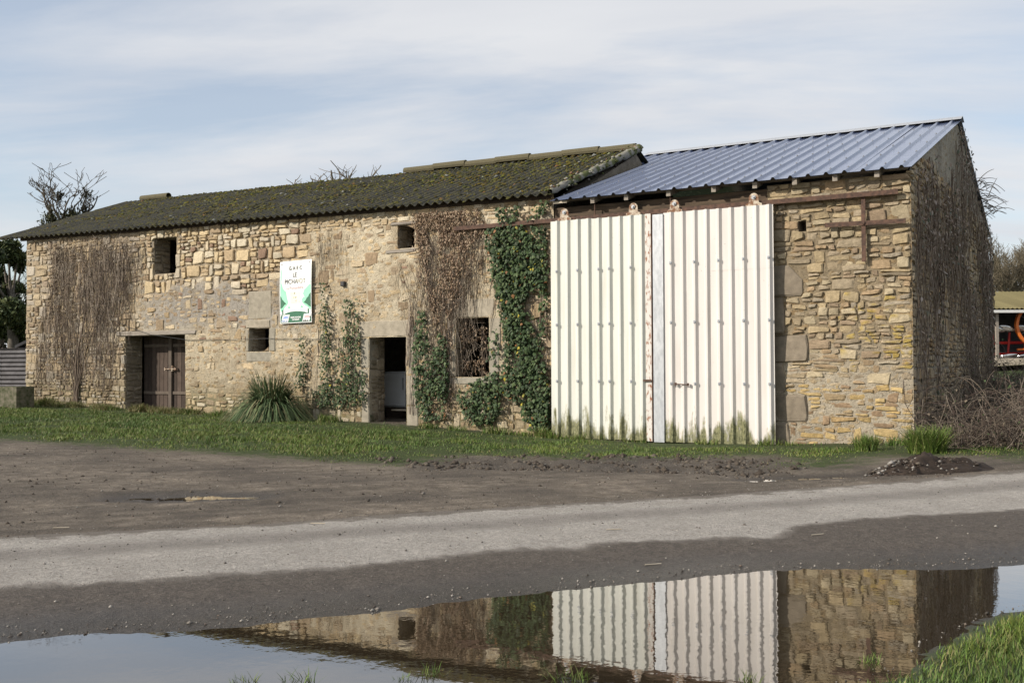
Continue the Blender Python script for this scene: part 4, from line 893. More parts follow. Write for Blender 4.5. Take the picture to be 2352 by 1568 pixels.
sgn([(.985, .47), (.93, .44), (.91, .41), (.86, .39), (.84, .365), (.80, .34), (.76, .32), (.82, .305), (.87, .29), (.92, .26), (.985, .245)], 'sign_dark', 'print', .005)
sgn([(.25, .26), (.30, .275), (.34, .265), (.33, .24), (.28, .235)], 'sign_mint', 'print', .004); sgn([(.66, .265), (.70, .275), (.74, .26), (.72, .24), (.67, .24)], 'sign_mint', 'print', .004)
sgn([(.02, .012), (.985, .012), (.985, .12), (.90, .145), (.80, .17), (.65, .185), (.5, .19), (.35, .185), (.22, .17), (.10, .14), (.02, .115)], 'sign_dark', 'print', .004)
for u_ in (.075, .885): sgn([(u_, .13), (u_+.035, .13), (u_+.035, .22), (u_, .22)], 'sign_dark', 'print', .006)
sgn([(.34, .32), (.64, .32), (.64, .50), (.34, .50)], 'sign_cream', 'print', .003)
sgn([(.455, .475), (.50, .49), (.48, .46)], 'ink_dark', 'print', .006); sgn([(.445, .40), (.455, .43), (.465, .40)], 'ink_dark', 'print', .006); sgn([(.49, .41), (.54, .425), (.52, .395)], 'ink_dark', 'print', .006); sgn([(.48, .365), (.56, .37), (.52, .335)], 'ink_pink', 'print', .005)
for u_, ink in ((.04, 'ink_blue'), (.71, 'ink_pink')):
    sgn([(u_, .02), (u_+.22, .02), (u_+.28, .14), (u_+.06, .14)], 'sign_white', 'print', .007)
    sgn([(u_+.06, .075), (u_+.22, .075), (u_+.245, .10), (u_+.20, .118), (u_+.12, .118), (u_+.08, .10)], ink, 'print', .009)
def text(s_, u_, v_, size, mat, font_bold=0., align='CENTER', spacing=1., shear=0., xs=1.):
    cu = bpy.data.curves.new('lettering', 'FONT'); cu.body = s_; cu.size = size; cu.align_x = align; cu.space_character = spacing; cu.offset = font_bold; cu.shear = shear; cu.extrude = .0008
    tmp = bpy.data.objects.new('lettering_tmp', cu); COL.objects.link(tmp); dg = bpy.context.evaluated_depsgraph_get(); me = bpy.data.meshes.new_from_object(tmp.evaluated_get(dg)); bpy.data.objects.remove(tmp)
    me.name = 'lettering'; me.materials.clear(); me.materials.append(MATS[mat]); o = bpy.data.objects.new('lettering', me); link(o, Sg)
    o.rotation_euler = (R(90), R(-.8), 0); o.scale = (xs, 1, 1); o.location = Vector((SX+SW*u_, sy(u_, v_)-.011, SZ+SH*v_))-Sg.location
text('G A E C', .5, .86, .13, 'ink_dark', .001); text('LE', .48, .745, .16, 'ink_dark', .001, xs=.85)
text('PICHA', .16, .635, .168, 'ink_dark', .001, 'LEFT', 1.1, xs=.86); text('VOT', .815, .645, .168, 'ink_faded', .001, 'RIGHT', 1.1, xs=.86)
text('La Pichaudi\u00e8re', .48, .552, .105, 'ink_pink', 0, xs=.95); text('FILIERE PORCINE', .51, .085, .055, 'sign_white', .002, xs=.82); text('DE REGION', .51, .050, .055, 'sign_white', .002, xs=.82)
text('PORC AL', .15, .028, .06, 'ink_blue', .001, xs=.8); text('ALER AL', .82, .030, .06, 'ink_dark', .001, xs=.8)
for u_, v_ in ((.06, .955), (.94, .965), (.04, .14), (.95, .10)): MB().cyl((SX+SW*u_, sy(u_, v_)-.016, SZ+SH*v_), (SX+SW*u_, sy(u_, v_)+.01, SZ+SH*v_), .012, 8).build('screw', 'ink_dark', Sg)
p = onY(788, 652, -.05); q = empty('socket_box', (p[0], -.03, p[2]), 'small black electrical box on the wall above the ivy strands', 'electrical box'); MB().bbox((p[0]-.06, -.09, p[2]-.06), (p[0]+.06, -.005, p[2]+.06), .01).build('housing', 'cable_black', q); MB().box((p[0]-.035, -.096, p[2]-.035), (p[0]+.035, -.091, p[2]+.035)).build('lid', 'dark_metal_sheet', q)
# cable along the wall
P = np.array([(*WX(268, 738, -.04),), WX(300, 752, -.04), WX(345, 768, -.05), WX(427, 780, -.05), WX(540, 780, -.05), WX(620, 777, -.05), WX(720, 779, -.05), WX(838, 774, -.05)])
V, F = tubes([np.c_[P[:, 0], np.full(len(P), -.06), P[:, 1]]], [np.full(len(P), .007)], 5); tag(mesh('cable', V, F, 'cable_black'), 'thin dark cable sagging along the wall over the plank door', 'cable')

# ------------------------------------------------------------------ creepers and ivy
def px_sample(poly, k, Y=-.05):
    P = np.array(poly, float); lo, hi = P.min(0), P.max(0); out = []
    while len(out) < k:
        q = rng.uniform(lo, hi, (k*2, 2)); q = q[inpoly(poly, q[:, 0], q[:, 1])]; out += list(q)
    return np.array([WX(a, b_, Y) for a, b_ in out[:k]])
LEAF = np.array([(0, -.5), (.28, -.42), (.5, -.05), (.3, .12), (.22, .36), (0, .62), (-.22, .36), (-.3, .12), (-.5, -.05), (-.28, -.42)])
def leaves(xz, size, ymin, ymax, normal=(0, -1, .35), spread=.45, shape=LEAF, pos=None):
    n_ = len(xz) if pos is None else len(pos)
    if pos is None: pos = np.c_[xz[:, 0], rng.uniform(ymin, ymax, n_), xz[:, 1]]
    nr = np.array(normal)[None]+rng.normal(0, spread, (n_, 3)); nr /= np.linalg.norm(nr, axis=1)[:, None]
    dn = np.array([[0, 0, -1.]])+rng.normal(0, .35, (n_, 3)); dn -= (dn*nr).sum(1)[:, None]*nr; dn /= np.linalg.norm(dn, axis=1)[:, None]; sd = np.cross(nr, dn)
    s_ = size*rng.uniform(.6, 1.3, n_); q = shape[None]*s_[:, None, None]
    V = pos[:, None, :]+sd[:, None, :]*q[..., :1]+dn[:, None, :]*q[..., 1:]+nr[:, None, :]*(-.12*s_[:, None, None]*(np.abs(shape[:, 0])*2)[None, :, None])
    C = pos[:, None, :]+nr[:, None, :]*.05*s_[:, None, None]
    k = len(shape); V = np.concatenate([C, V], 1).reshape(-1, 3); F = np.array([[0, 1+i, 1+(i+1) % k] for i in range(k)])
    return V, (F[None]+(np.arange(n_)*(k+1))[:, None, None]).reshape(-1, 3), k+1
GREEN = [(.040, .068, .026), (.054, .088, .032), (.028, .050, .020), (.075, .11, .042), (.036, .060, .026), (.095, .13, .055), (.05, .07, .035)]
DEAD = [(.26, .175, .11), (.20, .13, .085), (.33, .235, .155), (.15, .10, .07), (.28, .20, .14), (.38, .29, .20)]
def wander(x, z, ln_, dirz, y0, seg=.10, drift=0., wob=.35):
    k = max(3, int(ln_/seg)); a = np.cumsum(rng.normal(0, wob*.35, k))*.6; a -= a.mean()*.5; a = np.clip(a, -.9, .9); dxs = np.sin(a+drift)*seg; dzs = np.cos(a+drift)*seg*dirz
    return np.c_[x+np.cumsum(dxs), y0+.02*np.sin(np.arange(k)*rng.uniform(.3, 1.1)+rng.uniform(0, 6)), z+np.cumsum(dzs)]
def stems(name, parent, paths, rad, pal, sides=3):
    V, F = tubes(paths, [np.linspace(r_, r_*.45, len(p)) for p, r_ in zip(paths, rad)], sides); c = pick(pal, len(paths))
    o = mesh(name, V, F, 'stem', parent, tone=c[counts(paths, sides)]); o['kind'] = 'stuff'; return o
STEMC = [(.25, .20, .155), (.32, .26, .205), (.18, .14, .108), (.38, .32, .26), (.13, .10, .08)]
def clear(P, o, m_=.0): return ~((P[:, 0] > o[0]+m_) & (P[:, 0] < o[1]-m_) & (P[:, 2] > o[2]+m_) & (P[:, 2] < o[3]-m_))
# dead creeper on the far end of the outbuilding
c1 = empty('dead_creeper', (-23.5, -.05, .5), 'dense leafless brown creeper covering the wall at the fence end of the outbuilding', 'creeper')
REG1 = [(112, 552), (290, 545), (345, 545), (340, 570), (312, 590), (310, 640), (285, 700), (278, 760), (270, 830), (240, 900), (180, 912), (110, 905), (85, 880), (78, 780), (85, 690), (118, 640)]
DEN1 = [(118, 555), (290, 548), (300, 600), (275, 690), (235, 720), (230, 800), (190, 850), (150, 800), (120, 700)]
pth = []; rad = []
for k, (poly, cnt, l0, l1) in enumerate(((REG1, 800, .5, 2.0), (DEN1, 420, .4, 1.6), ([(100, 556), (300, 548), (335, 556), (305, 640), (275, 700), (120, 720), (95, 690)], 420, .3, 1.2))):
    for x, z in px_sample(poly, cnt): pth.append(wander(x, z, rng.uniform(l0, l1), -1 if rng.random() < .7 else 1, -rng.uniform(.02, .12), wob=rng.uniform(.2, .9))); rad.append(rng.uniform(.004, .010))
for x, z in px_sample([(105, 556), (320, 548), (300, 640), (260, 720), (120, 720)], 1000): pth.append(wander(x, z, rng.uniform(.15, .4), 1, -rng.uniform(.05, .15), seg=.06, drift=rng.uniform(-1.5, 1.5), wob=1.2)); rad.append(rng.uniform(.003, .006))
polys_ok = lambda p: p[:, 0].min() > XL and p[:, 2].max() < 5.45
sel = [i for i, p in enumerate(pth) if polys_ok(p) and p[:, 2].min() > .35 and fbm(p[len(p)//2, 0]*1.6, p[len(p)//2, 2]*.7, 88, 3)+rng.normal(0, .10) > -.19]
stems('stems', c1, [pth[i] for i in sel], [rad[i] for i in sel], STEMC)
tr = []
x0, z0 = WX(178, 905)
for tx, tz in ((192, 760), (215, 640), (150, 690), (250, 700), (190, 600), (165, 800), (225, 730), (130, 750)):
    x1, z1 = WX(tx, tz); t_ = np.linspace(0, 1, 18); tr.append(np.c_[x0+rng.normal(0, .06)+(x1-x0)*t_**1.7+.05*np.sin(t_*9+tx), np.full(18, -.07), .3+(z1-.3)*t_])
stems('trunk_stems', c1, tr, [.04, .03, .022, .024, .025, .03, .02, .018], [(.13, .10, .075), (.17, .13, .10)], 5)
for x in (-19.99,): pass
# dead creeper over the middle of the wall
c2 = empty('dead_creeper', (-10.3, -.05, .2), 'dry brown leafy creeper hanging over the wall around the barred window', 'creeper')
REG2 = [(945, 492), (1000, 485), (1125, 478), (1135, 505), (1120, 560), (1075, 640), (1060, 690), (1040, 735), (1050, 800), (1045, 960), (1000, 965), (1005, 800), (985, 700), (965, 640), (950, 575), (955, 540)]
FAN2 = [(905, 585), (960, 575), (1120, 590), (1125, 640), (1060, 700), (1000, 760), (945, 780), (920, 700)]
pth = []; rad = []
for poly, cnt, l0, l1 in ((REG2, 420, .5, 1.6), (FAN2, 90, .6, 1.6)):
    for x, z in px_sample(poly, cnt): pth.append(wander(x, z, rng.uniform(l0, l1), -1, -rng.uniform(.02, .10), wob=rng.uniform(.15, .6), drift=rng.normal(0, .18)+(.25 if x < -10.6 else -.1 if x > -9.6 else 0))); rad.append(rng.uniform(.004, .009))
for x, z in [WX(*p) for p in ((945, 780), (955, 800), (940, 850), (955, 900), (1035, 800), (1030, 900), (945, 960))]:
    for k in range(7): pth.append(wander(x+rng.normal(0, .06), z, rng.uniform(.5, 1.5), 1, -.06, wob=.3)); rad.append(rng.uniform(.006, .012))
for k in range(70):
    x = rng.uniform(-9.88, -9.1); z = rng.uniform(1.3, 2.6); p = wander(x, z, rng.uniform(.3, .9), 1 if rng.random() < .5 else -1, rng.uniform(.02, .25), drift=rng.uniform(-1, 1), wob=1); p[:, 0] = np.clip(p[:, 0], -9.88, -9.02); pth.append(p); rad.append(.006)
for x, z in px_sample([(720, 515), (800, 515), (795, 560), (740, 585), (722, 580)], 45): pth.append(wander(x, z, rng.uniform(.3, 1.2), -1, -.05, wob=.5)); rad.append(.005)
sel = [i for i, p in enumerate(pth) if p[:, 2].min() > .1 and p[:, 2].max() < eaveL(p[0, 0]) and (clear(p, DOORWAY).all() and clear(p, WIN_UP2).all())]
stems('stems', c2, [pth[i] for i in sel], [rad[i] for i in sel], STEMC)
DEN2 = [(950, 492), (1125, 480), (1130, 520), (1085, 560), (1060, 620), (1045, 700), (1030, 740), (1000, 745), (990, 700), (970, 600), (955, 560)]
xz = np.concatenate([px_sample(DEN2, 3000), px_sample(REG2, 1300), px_sample([(955, 490), (1060, 485), (1060, 560), (960, 560)], 1300), px_sample([(1048, 738), (1105, 735), (1110, 860), (1050, 860)], 420)])
thin = fbm(xz[:, 0]*2.2, xz[:, 1]*2.2, 77, 3) > -.13; xz = xz[thin]
yy = np.where((xz[:, 0] > WIN_M[0]) & (xz[:, 0] < WIN_M[1]) & (xz[:, 1] > 1.3) & (xz[:, 1] < 2.6), rng.uniform(.05, .22, len(xz)), rng.uniform(-.14, -.04, len(xz)))
V, F, k = leaves(None, .062, 0, 0, (0, -.8, .2), .7, np.array([(0, -.5), (.22, -.1), (.12, .4), (0, .6), (-.16, .3), (-.2, -.1)]), np.c_[xz[:, 0], yy, xz[:, 1]])
mesh('dry_leaves', V, F, 'leaf', c2, tone=np.repeat(pick(DEAD, len(xz)), k, 0))
# green ivy
def ivy(label, loc, parts, stempolys, yellow=0, size=.075, thin_=True):
    e = empty('ivy', loc, label, 'ivy'); allx = []
    for poly, cnt in parts:
        q = px_sample(poly, cnt); q = q[fbm(q[:, 0]*2.4, q[:, 1]*1.7, 33, 4)+rng.normal(0, .06, len(q)) > (-.18 if thin_ else -.6)]; allx.append(q)
    xz = np.concatenate(allx); pos = np.c_[xz[:, 0], -.05-rng.random(len(xz))**1.6*.20, xz[:, 1]]
    inw = (xz[:, 0] > WIN_M[0]) & (xz[:, 0] < WIN_M[1]) & (xz[:, 1] > 1.3) & (xz[:, 1] < 2.6); pos[inw, 1] = rng.uniform(-.02, .15, inw.sum())
    V, F, k = leaves(None, size, 0, 0, (0, -.9, .45), .42, LEAF, pos); c = pick(GREEN, len(xz))*rng.uniform(.8, 1.2, (len(xz), 1))
    ye = rng.random(len(xz)) < yellow; c[ye] = pick([(.40, .33, .04), (.28, .26, .05), (.20, .09, .035), (.24, .12, .05)], ye.sum())
    mesh('leaves', V, F, 'leaf', e, tone=np.repeat(c, k, 0)); pth = []; rad = []
    for poly, cnt in stempolys:
        for x, z in px_sample(poly, cnt): pth.append(wander(x, z, rng.uniform(.5, 1.5), -1, -.04, wob=.4)); rad.append(rng.uniform(.005, .012))
    pth = [p for p in pth if p[:, 2].min() > 0]; stems('stems', e, pth, rad[:len(pth)], STEMC); return e
MAIN = [(1125, 525), (1180, 515), (1255, 522), (1263, 640), (1255, 760), (1262, 900), (1265, 985), (1222, 990), (1195, 930), (1150, 900), (1165, 820), (1160, 720), (1130, 640), (1122, 570)]
CORE = [(1135, 530), (1215, 525), (1245, 600), (1240, 720), (1230, 860), (1200, 900), (1165, 860), (1165, 720), (1140, 620)]
ivy('dense dark green ivy climbing the wall under the rusty rail beside the sliding doors', (-8, -.1, .1), [(MAIN, 3600), (CORE, 2000), ([(1148, 478), (1200, 474), (1190, 500), (1175, 525), (1148, 525)], 130), ([(1235, 470), (1262, 462), (1255, 490), (1220, 512), (1215, 505)], 70), ([(1140, 530), (1165, 640), (1180, 780), (1165, 800), (1150, 700)], 300), ([(1215, 930), (1265, 890), (1265, 990), (1230, 990)], 260)], [(MAIN, 150)], .035, .072)
ivy('dark green ivy growing between the open doorway and the barred window', (-10.4, -.1, .1), [([(965, 705), (978, 720), (985, 790), (1020, 800), (1032, 850), (1028, 960), (975, 968), (955, 900), (950, 800)], 1150), ([(1010, 760), (1030, 780), (1035, 900), (1020, 960), (1010, 880)], 200)], [([(960, 720), (1030, 800), (1030, 950), (960, 950)], 25)], .01, .07)
ivy('low green ivy spreading under the barred window sill', (-9.2, -.1, .1), [([(1050, 900), (1120, 860), (1150, 850), (1155, 940), (1130, 975), (1085, 978), (1065, 945)], 800), ([(1125, 750), (1150, 760), (1150, 850), (1125, 870)], 60)], [([(1060, 880), (1140, 870), (1140, 960), (1070, 960)], 30)], .02, .07)
strands = [(747, 648, 930, 1.1), (700, 765, 885, .8), (757, 700, 930, .8), (797, 685, 925, 1.), (807, 690, 915, .9), (823, 688, 925, .9), (780, 800, 930, .8), (690, 830, 900, .6), (838, 850, 925, .8)]
pp = []
for x, a, b_, wd in strands: pp.append(([(x-2.5*wd, a), (x+2.5*wd, a), (x+5*wd, (a+b_)/2), (x+5*wd, b_), (x-6*wd, b_), (x-4*wd, (a+b_)/2)], int((b_-a)*.85)))
pp.append(([(715, 905), (745, 880), (780, 890), (800, 880), (838, 900), (840, 930), (790, 938), (730, 935)], 300))
ivy('slender green ivy strands climbing the wall between the sign and the doorway', (-13.4, -.1, .2), pp, [([(720, 700), (830, 690), (835, 930), (720, 930)], 45)], .01, .055, False)
# creeper on the shaded gable
c3 = empty('dead_creeper', (.06, 6, .2), 'dark dead creeper hanging in strands over the shaded gable of the barn', 'creeper')
pth = []; rad = []
for k in range(2200):
    y = rng.uniform(.15, 14.3)**1.0; zt = rng.uniform(.4, float(topG(y))-.05); p = wander(y, zt, rng.uniform(.5, 2.2), -1, 0, wob=.35); xo = rng.uniform(.03, .16)*(.5+.5*min(1, y/1.5)); p = np.c_[xo+p[:, 1], p[:, 0], p[:, 2]]
    if p[:, 2].min() < .1 or p[:, 1].min() < .08 or p[:, 1].max() > 14.4 or fbm(p[0, 1]*.55, p[0, 2]*.45, 57, 4)+rng.normal(0, .06) < -.03: continue
    pth.append(p); rad.append(rng.uniform(.005, .011))
stems('stems', c3, pth, rad, [(.21, .16, .12), (.28, .22, .17), (.14, .105, .08), (.33, .275, .225)])
n_ = 6500; y = rng.uniform(.15, 14.4, n_); z = rng.uniform(.2, 7.3, n_); ok = (z < topG(y)-.05) & (fbm(y*.55, z*.45, 57, 4)+rng.normal(0, .07, n_) > .0); y, z = y[ok], z[ok]; n_ = len(y)
V, F, k = leaves(None, .09, 0, 0, (1, -.2, .2), .6, np.array([(0, -.5), (.25, -.1), (.15, .4), (0, .6), (-.18, .3), (-.22, -.1)]), np.c_[rng.uniform(.04, .2, n_), y, z])
mesh('dry_leaves', V, F, 'leaf', c3, tone=np.repeat(pick([(.20, .15, .115), (.28, .22, .175), (.14, .11, .088), (.10, .115, .08), (.33, .285, .25)], n_), k, 0))
tw = []
for k in range(70):
    p0 = np.array([.0+rng.uniform(-.3, .3), rng.uniform(10.8, 13.2), 0]); p0[2] = float(roofz(p0[1]))+.0; t_ = np.linspace(0, 1, 8)[:, None]; d_ = np.array([rng.uniform(-.1, .55), rng.uniform(-.3, .3), rng.uniform(.1, .6)]); tw.append(p0+d_*t_+np.array([.1, 0, -.5])*t_**2*rng.uniform(.2, 1.2))
stems('tuft', c3, tw, [.014]*70, [(.05, .042, .035), (.08, .065, .05)])

# ------------------------------------------------------------------ grass, weeds, brambles
def blades(pos, h, wd, lean, tone, segs=2, bend=.5):
    n_ = len(pos); az = rng.uniform(0, 2*np.pi, n_); fd = az+np.pi/2+rng.normal(0, .5, n_); d_ = np.stack([np.cos(az), np.sin(az)], -1)*(lean*h)[:, None]; sd = np.stack([np.cos(fd), np.sin(fd)], -1)*wd[:, None]
    V = []
    for s_ in range(segs+1):
        t_ = s_/segs; c = pos.copy(); c[:, :2] += d_*(t_**(1+bend)); c[:, 2] += h*(t_-.18*lean*t_**2)
        if s_ < segs:
            k = .5*(1-.45*t_); a = c.copy(); a[:, :2] += sd*k; b_ = c.copy(); b_[:, :2] -= sd*k; V += [a, b_]
        else: V.append(c)
    V = np.stack(V, 1); m_ = V.shape[1]; F = []
    for s_ in range(segs-1): q = 2*s_; F += [(q, q+1, q+3), (q, q+3, q+2)]
    q = 2*(segs-1); F.append((q, q+1, q+2)); F = np.array(F)
    return V.reshape(-1, 3), (F[None]+(np.arange(n_)*m_)[:, None, None]).reshape(-1, 3), np.repeat(tone, m_, 0)
GR = [(.088, .150, .024), (.115, .180, .030), (.070, .115, .022), (.15, .19, .042), (.10, .16, .028), (.16, .17, .055)]
def grass(name, label, poly, n_, hmin, hmax, wd, edge, extra=None, tonescale=None, dryf=.05):
    P = np.array(poly); lo, hi = P.min(0), P.max(0); q = rng.uniform(lo, hi, (n_, 2)); d_ = -sdf(poly, q[:, 0], q[:, 1]); d_ = d_+edge*.9*fbm(q[:, 0]*.8, q[:, 1]*.8, 23, 4); pr = sm(0, edge, d_)
    cl_ = fbm(q[:, 0]*1.6, q[:, 1]*1.6, 61, 4); keep = (d_ > 0) & (rng.random(n_) < np.clip(pr*(.70+2.2*cl_)+.02, 0, 1))
    if extra is not None: keep &= extra(q)
    q = q[keep]; pr = pr[keep]; cl_ = cl_[keep]; z = gz(q[:, 0], q[:, 1]); pos = np.c_[q, z-.01]; k = len(q)
    h = rng.uniform(hmin, hmax, k)*(.35+.65*pr)*(1+1.8*cl_); t_ = pick(GR, k)*rng.uniform(.8, 1.2, (k, 1))
    t_ = t_*(1+.9*fbm(q[:, 0]*.7, q[:, 1]*.7, 27, 3)[:, None]*np.array([[1.3, .9, .6]])); dr = rng.random(k) < np.clip(dryf+.16*(1-pr)+.25*fbm(q[:, 0]*1.1, q[:, 1]*1.1, 29, 3), .02, 1); t_[dr] = pick([(.24, .20, .09), (.19, .17, .07), (.15, .16, .05)], dr.sum())
    if tonescale is not None: t_ = t_*tonescale(q)[:, None]
    V, F, T_ = blades(pos, np.maximum(h, .015), np.full(k, wd)*rng.uniform(.7, 1.3, k), rng.uniform(.2, .9, k), t_)
    return tag(mesh(name, V, F, 'blade', tone=T_), label, 'grass', kind='stuff')
TURF2 = [(-45, -.1)]+TURF[1:-3]+[(4.5, -2.5), (4.5, 3), (.25, 3), (.25, -.12)]
nodoor = lambda q: ~((q[:, 1] > -.16) & (q[:, 0] < .2))
vis = lambda q: (q[:, 0] > -29) & (q[:, 1] > -12) & nodoor(q)
grass('grass', 'bright green grass strip along the foot of the building', TURF2, 640000, .025, .085, .012, 2.4, vis, dryf=.10)
ft = [p for p in TURF2]
foot = [(-29, -1.2), (-21.2, -.9), (-12, -.75), (-7, -.8), (-2.5, -.75), (.2, -1.0), (.5, -.1), (-7, -.14), (-29, -.05)]
grass('tall_grass', 'taller tufts of grass growing at the wall base', foot, 60000, .10, .22, .014, .35, lambda q: nodoor(q) & (fbm(q[:, 0]*2.1, q[:, 1]*2.1, 19, 3) > .02), dryf=.12)
grass('dry_weeds', 'straw-coloured dead weeds at the wall foot near the plank door', [(-25.6, -.9), (-22, -1.0), (-18.2, -.8), (-17, -.5), (-17, -.1), (-25.6, -.1)], 26000, .08, .24, .013, .3, lambda q: nodoor(q) & (fbm(q[:, 0]*1.5, q[:, 1]*1.5, 39, 3) > -.06), dryf=.8)
grass('bank_grass', 'green grass on the bank at the puddle corner', BANK, 210000, .04, .09, .006, .18, lambda q: (q[:, 0] < 4.4) & (q[:, 1] > -16.5), dryf=.06)
def tuft(name, label, c, n_, hr, wd, spread, leanr, pal, group=None, cat='grass', segs=3):
    a_ = rng.uniform(0, 6.28, n_); r_ = spread*np.sqrt(rng.random(n_)); pos = np.c_[c[0]+r_*np.cos(a_), c[1]+r_*np.sin(a_), np.zeros(n_)]; pos[:, 2] = np.maximum(gz(pos[:, 0], pos[:, 1]), -.03)-.01
    V, F, T_ = blades(pos, rng.uniform(*hr, n_), np.full(n_, wd), rng.uniform(*leanr, n_), pick(pal, n_)*rng.uniform(.8, 1.2, (n_, 1)), segs); return tag(mesh(name, V, F, 'blade', tone=T_), label, cat, group)
q = on_ground(2130, 1040); tuft('grass_tuft', 'big bright green grass tuft at the barn corner', q, 900, (.25, .55), .012, .28, (.3, 1.0), GR)
q = on_ground(1990, 1035); tuft('grass_tuft', 'smaller green grass tuft against the barn wall below the iron cross', q, 350, (.18, .36), .011, .18, (.2, .7), GR)
for px, py, s_ in ((690, 1564, .1), (560, 1567, .08), (990, 1548, .08), (1310, 1560, .12), (930, 1560, .05), (1720, 1562, .07), (2000, 1520, .06)):
    d_ = ray(px, py); p = CAM+d_*((0-CAM[2])/d_[2]); tuft('water_grass', 'small sprig of grass sticking out of the puddle', p, int(24+500*s_), (.04, .04+.8*s_), .0045, s_*.8, (.2, 1.), GR, 'grass sprigs in the puddle')
# arching tussock by the wall
q = onY(606, 945, -.95); q[2] = float(base_z(q[0], q[1])); n_ = 2300; a_ = rng.uniform(0, 6.28, n_); r_ = .34*np.sqrt(rng.random(n_)); ln_ = rng.uniform(.85, 1.75, n_); le = rng.uniform(.15, 1.0, n_)**.8
C0 = np.c_[q[0]+r_*np.cos(a_), q[1]+.25+r_*np.sin(a_)*.7, np.full(n_, q[2]-.02)]; aa = a_+rng.normal(0, .4, n_); dirs = np.stack([np.cos(aa), np.sin(aa)], -1); dirs[:, 1] = np.where(dirs[:, 1] > .2, .2, dirs[:, 1])
V = []; S_ = 6; sdv = np.stack([-dirs[:, 1], dirs[:, 0]], -1)
for k in range(S_+1):
    t_ = k/S_; c = C0.copy(); c[:, :2] += dirs*(ln_*le*.85*t_**1.3)[:, None]; c[:, 2] = np.maximum(c[:, 2]+ln_*(t_*(1.05-.35*le)-le*1.0*t_**2.6), C0[:, 2]+.02); wv_ = .021*(1-.75*t_)
    a2 = c.copy(); a2[:, :2] += sdv*wv_; b2 = c.copy(); b2[:, :2] -= sdv*wv_; V += [a2, b2]
V = np.stack(V, 1); V[..., 1] = np.minimum(V[..., 1], -.06); F = np.array([(2*k, 2*k+1, 2*k+3, 2*k+2) for k in range(S_)]); m_ = 2*(S_+1)
tag(mesh('tussock_plant', V.reshape(-1, 3), (F[None]+(np.arange(n_)*m_)[:, None, None]).reshape(-1, 4), 'blade', tone=np.repeat(pick([(.075, .12, .05), (.10, .15, .06), (.06, .09, .04), (.14, .18, .085), (.19, .18, .09)], n_)*rng.uniform(.8, 1.2, (n_, 1)), m_, 0)), 'large dark green tussock with long arching blades below the small window', 'plant')
# brambles beside the gable
def bramble(name, label, box, n_, hmax, pal, seed):
    e = empty(name, ((box[0]+box[1])/2, (box[2]+box[3])/2, .2), label, 'brambles'); pth = []
    for k in range(n_):
        x, y = rng.uniform(box[0], box[1]), rng.uniform(box[2], box[3]); z = float(base_z(x, y)); a = rng.uniform(0, 6.28); ln_ = rng.uniform(.5, 1.8); h = rng.uniform(.15, 1)**1.3*hmax*(.6+.8*vn(x*1.3, y*1.3, seed)); t_ = np.linspace(0, 1, 10)
        p = np.c_[x+ln_*np.cos(a)*t_+.05*np.sin(t_*7+k), y+ln_*np.sin(a)*t_+.05*np.cos(t_*6+k), z+h*np.sin(t_*rng.uniform(1.8, 3.0))*rng.uniform(.8, 1.1)]
        p[:, 0] = np.maximum(p[:, 0], .08+.1*rng.random()); pth.append(p)
    stems('canes', e, pth, rng.uniform(.004, .009, n_), pal); k2 = n_*2; ii = rng.integers(0, n_, k2); jj = rng.integers(0, 10, k2); pos = np.array([pth[a][b_] for a, b_ in zip(ii, jj)])+rng.normal(0, .07, (k2, 3)); pos[:, 0] = np.maximum(pos[:, 0], .1)
    V, F, k = leaves(None, .042, 0, 0, (.2, -.5, .8), .8, LEAF, pos); mesh('leaves', V, F, 'leaf', e, tone=np.repeat(pick([(.10, .075, .055), (.13, .10, .07), (.055, .085, .03), (.07, .055, .045), (.16, .13, .09)], k2), k, 0)); return e
BR = [(.12, .093, .072), (.16, .13, .10), (.08, .063, .05), (.21, .175, .14), (.10, .072, .06)]
bramble('bramble_bush', 'tangled leafless brown brambles beside the barn gable near the soil heap', (.5, 3.4, -1.9, 1.8), 1000, .95, BR, 1)
bramble('bramble_bush', 'taller dark brambles along the gable further from the road', (.3, 4.0, 1.6, 9), 900, 1.4, BR, 2)
# heap of dark soil and debris
q = on_ground(2125, 1085); hx = np.linspace(-1, 1, 46); U, V_ = np.meshgrid(hx, hx); rr = np.hypot(U, V_); an_ = R(42)
hz = np.clip(1-rr**2, 0, 1)**.75*.19*(1+.5*fbm(U*3+5, V_*3, 4, 4))+.20*fbm(U*6, V_*6, 8, 4)*np.clip(1-rr, 0, 1)*2
PX = q[0]+(U*.95)*math.cos(an_)-(V_*.42)*math.sin(an_)+.05; PY = q[1]+.25+(U*.95)*math.sin(an_)+(V_*.42)*math.cos(an_); PZ = gz(PX, PY)+hz-.03
idx = np.arange(U.size).reshape(U.shape); F = np.stack([idx[:-1, :-1], idx[:-1, 1:], idx[1:, 1:], idx[1:, :-1]], -1).reshape(-1, 4)
hp = empty('soil_heap', (q[0], q[1], q[2]), 'low heap of dark soil and pale stone chips at the road edge', 'soil heap'); mesh('soil', np.stack([PX, PY, PZ], -1).reshape(-1, 3), F, 'pebble', hp, tone=np.array([.045, .033, .025])*(1+1.2*fbm(U.ravel()*6, V_.ravel()*6, 2, 3))[:, None])
n_ = 420; a = rng.normal(-.5, .5, n_); b_ = rng.normal(-.35, .5, n_); x = q[0]+a*.95*math.cos(an_)-b_*.5*math.sin(an_); y = q[1]+.2+a*.95*math.sin(an_)+b_*.5*math.cos(an_); rr = np.hypot(a, b_); z = gz(x, y)+np.clip(1-rr**2, 0, 1)**.75*.19-.02
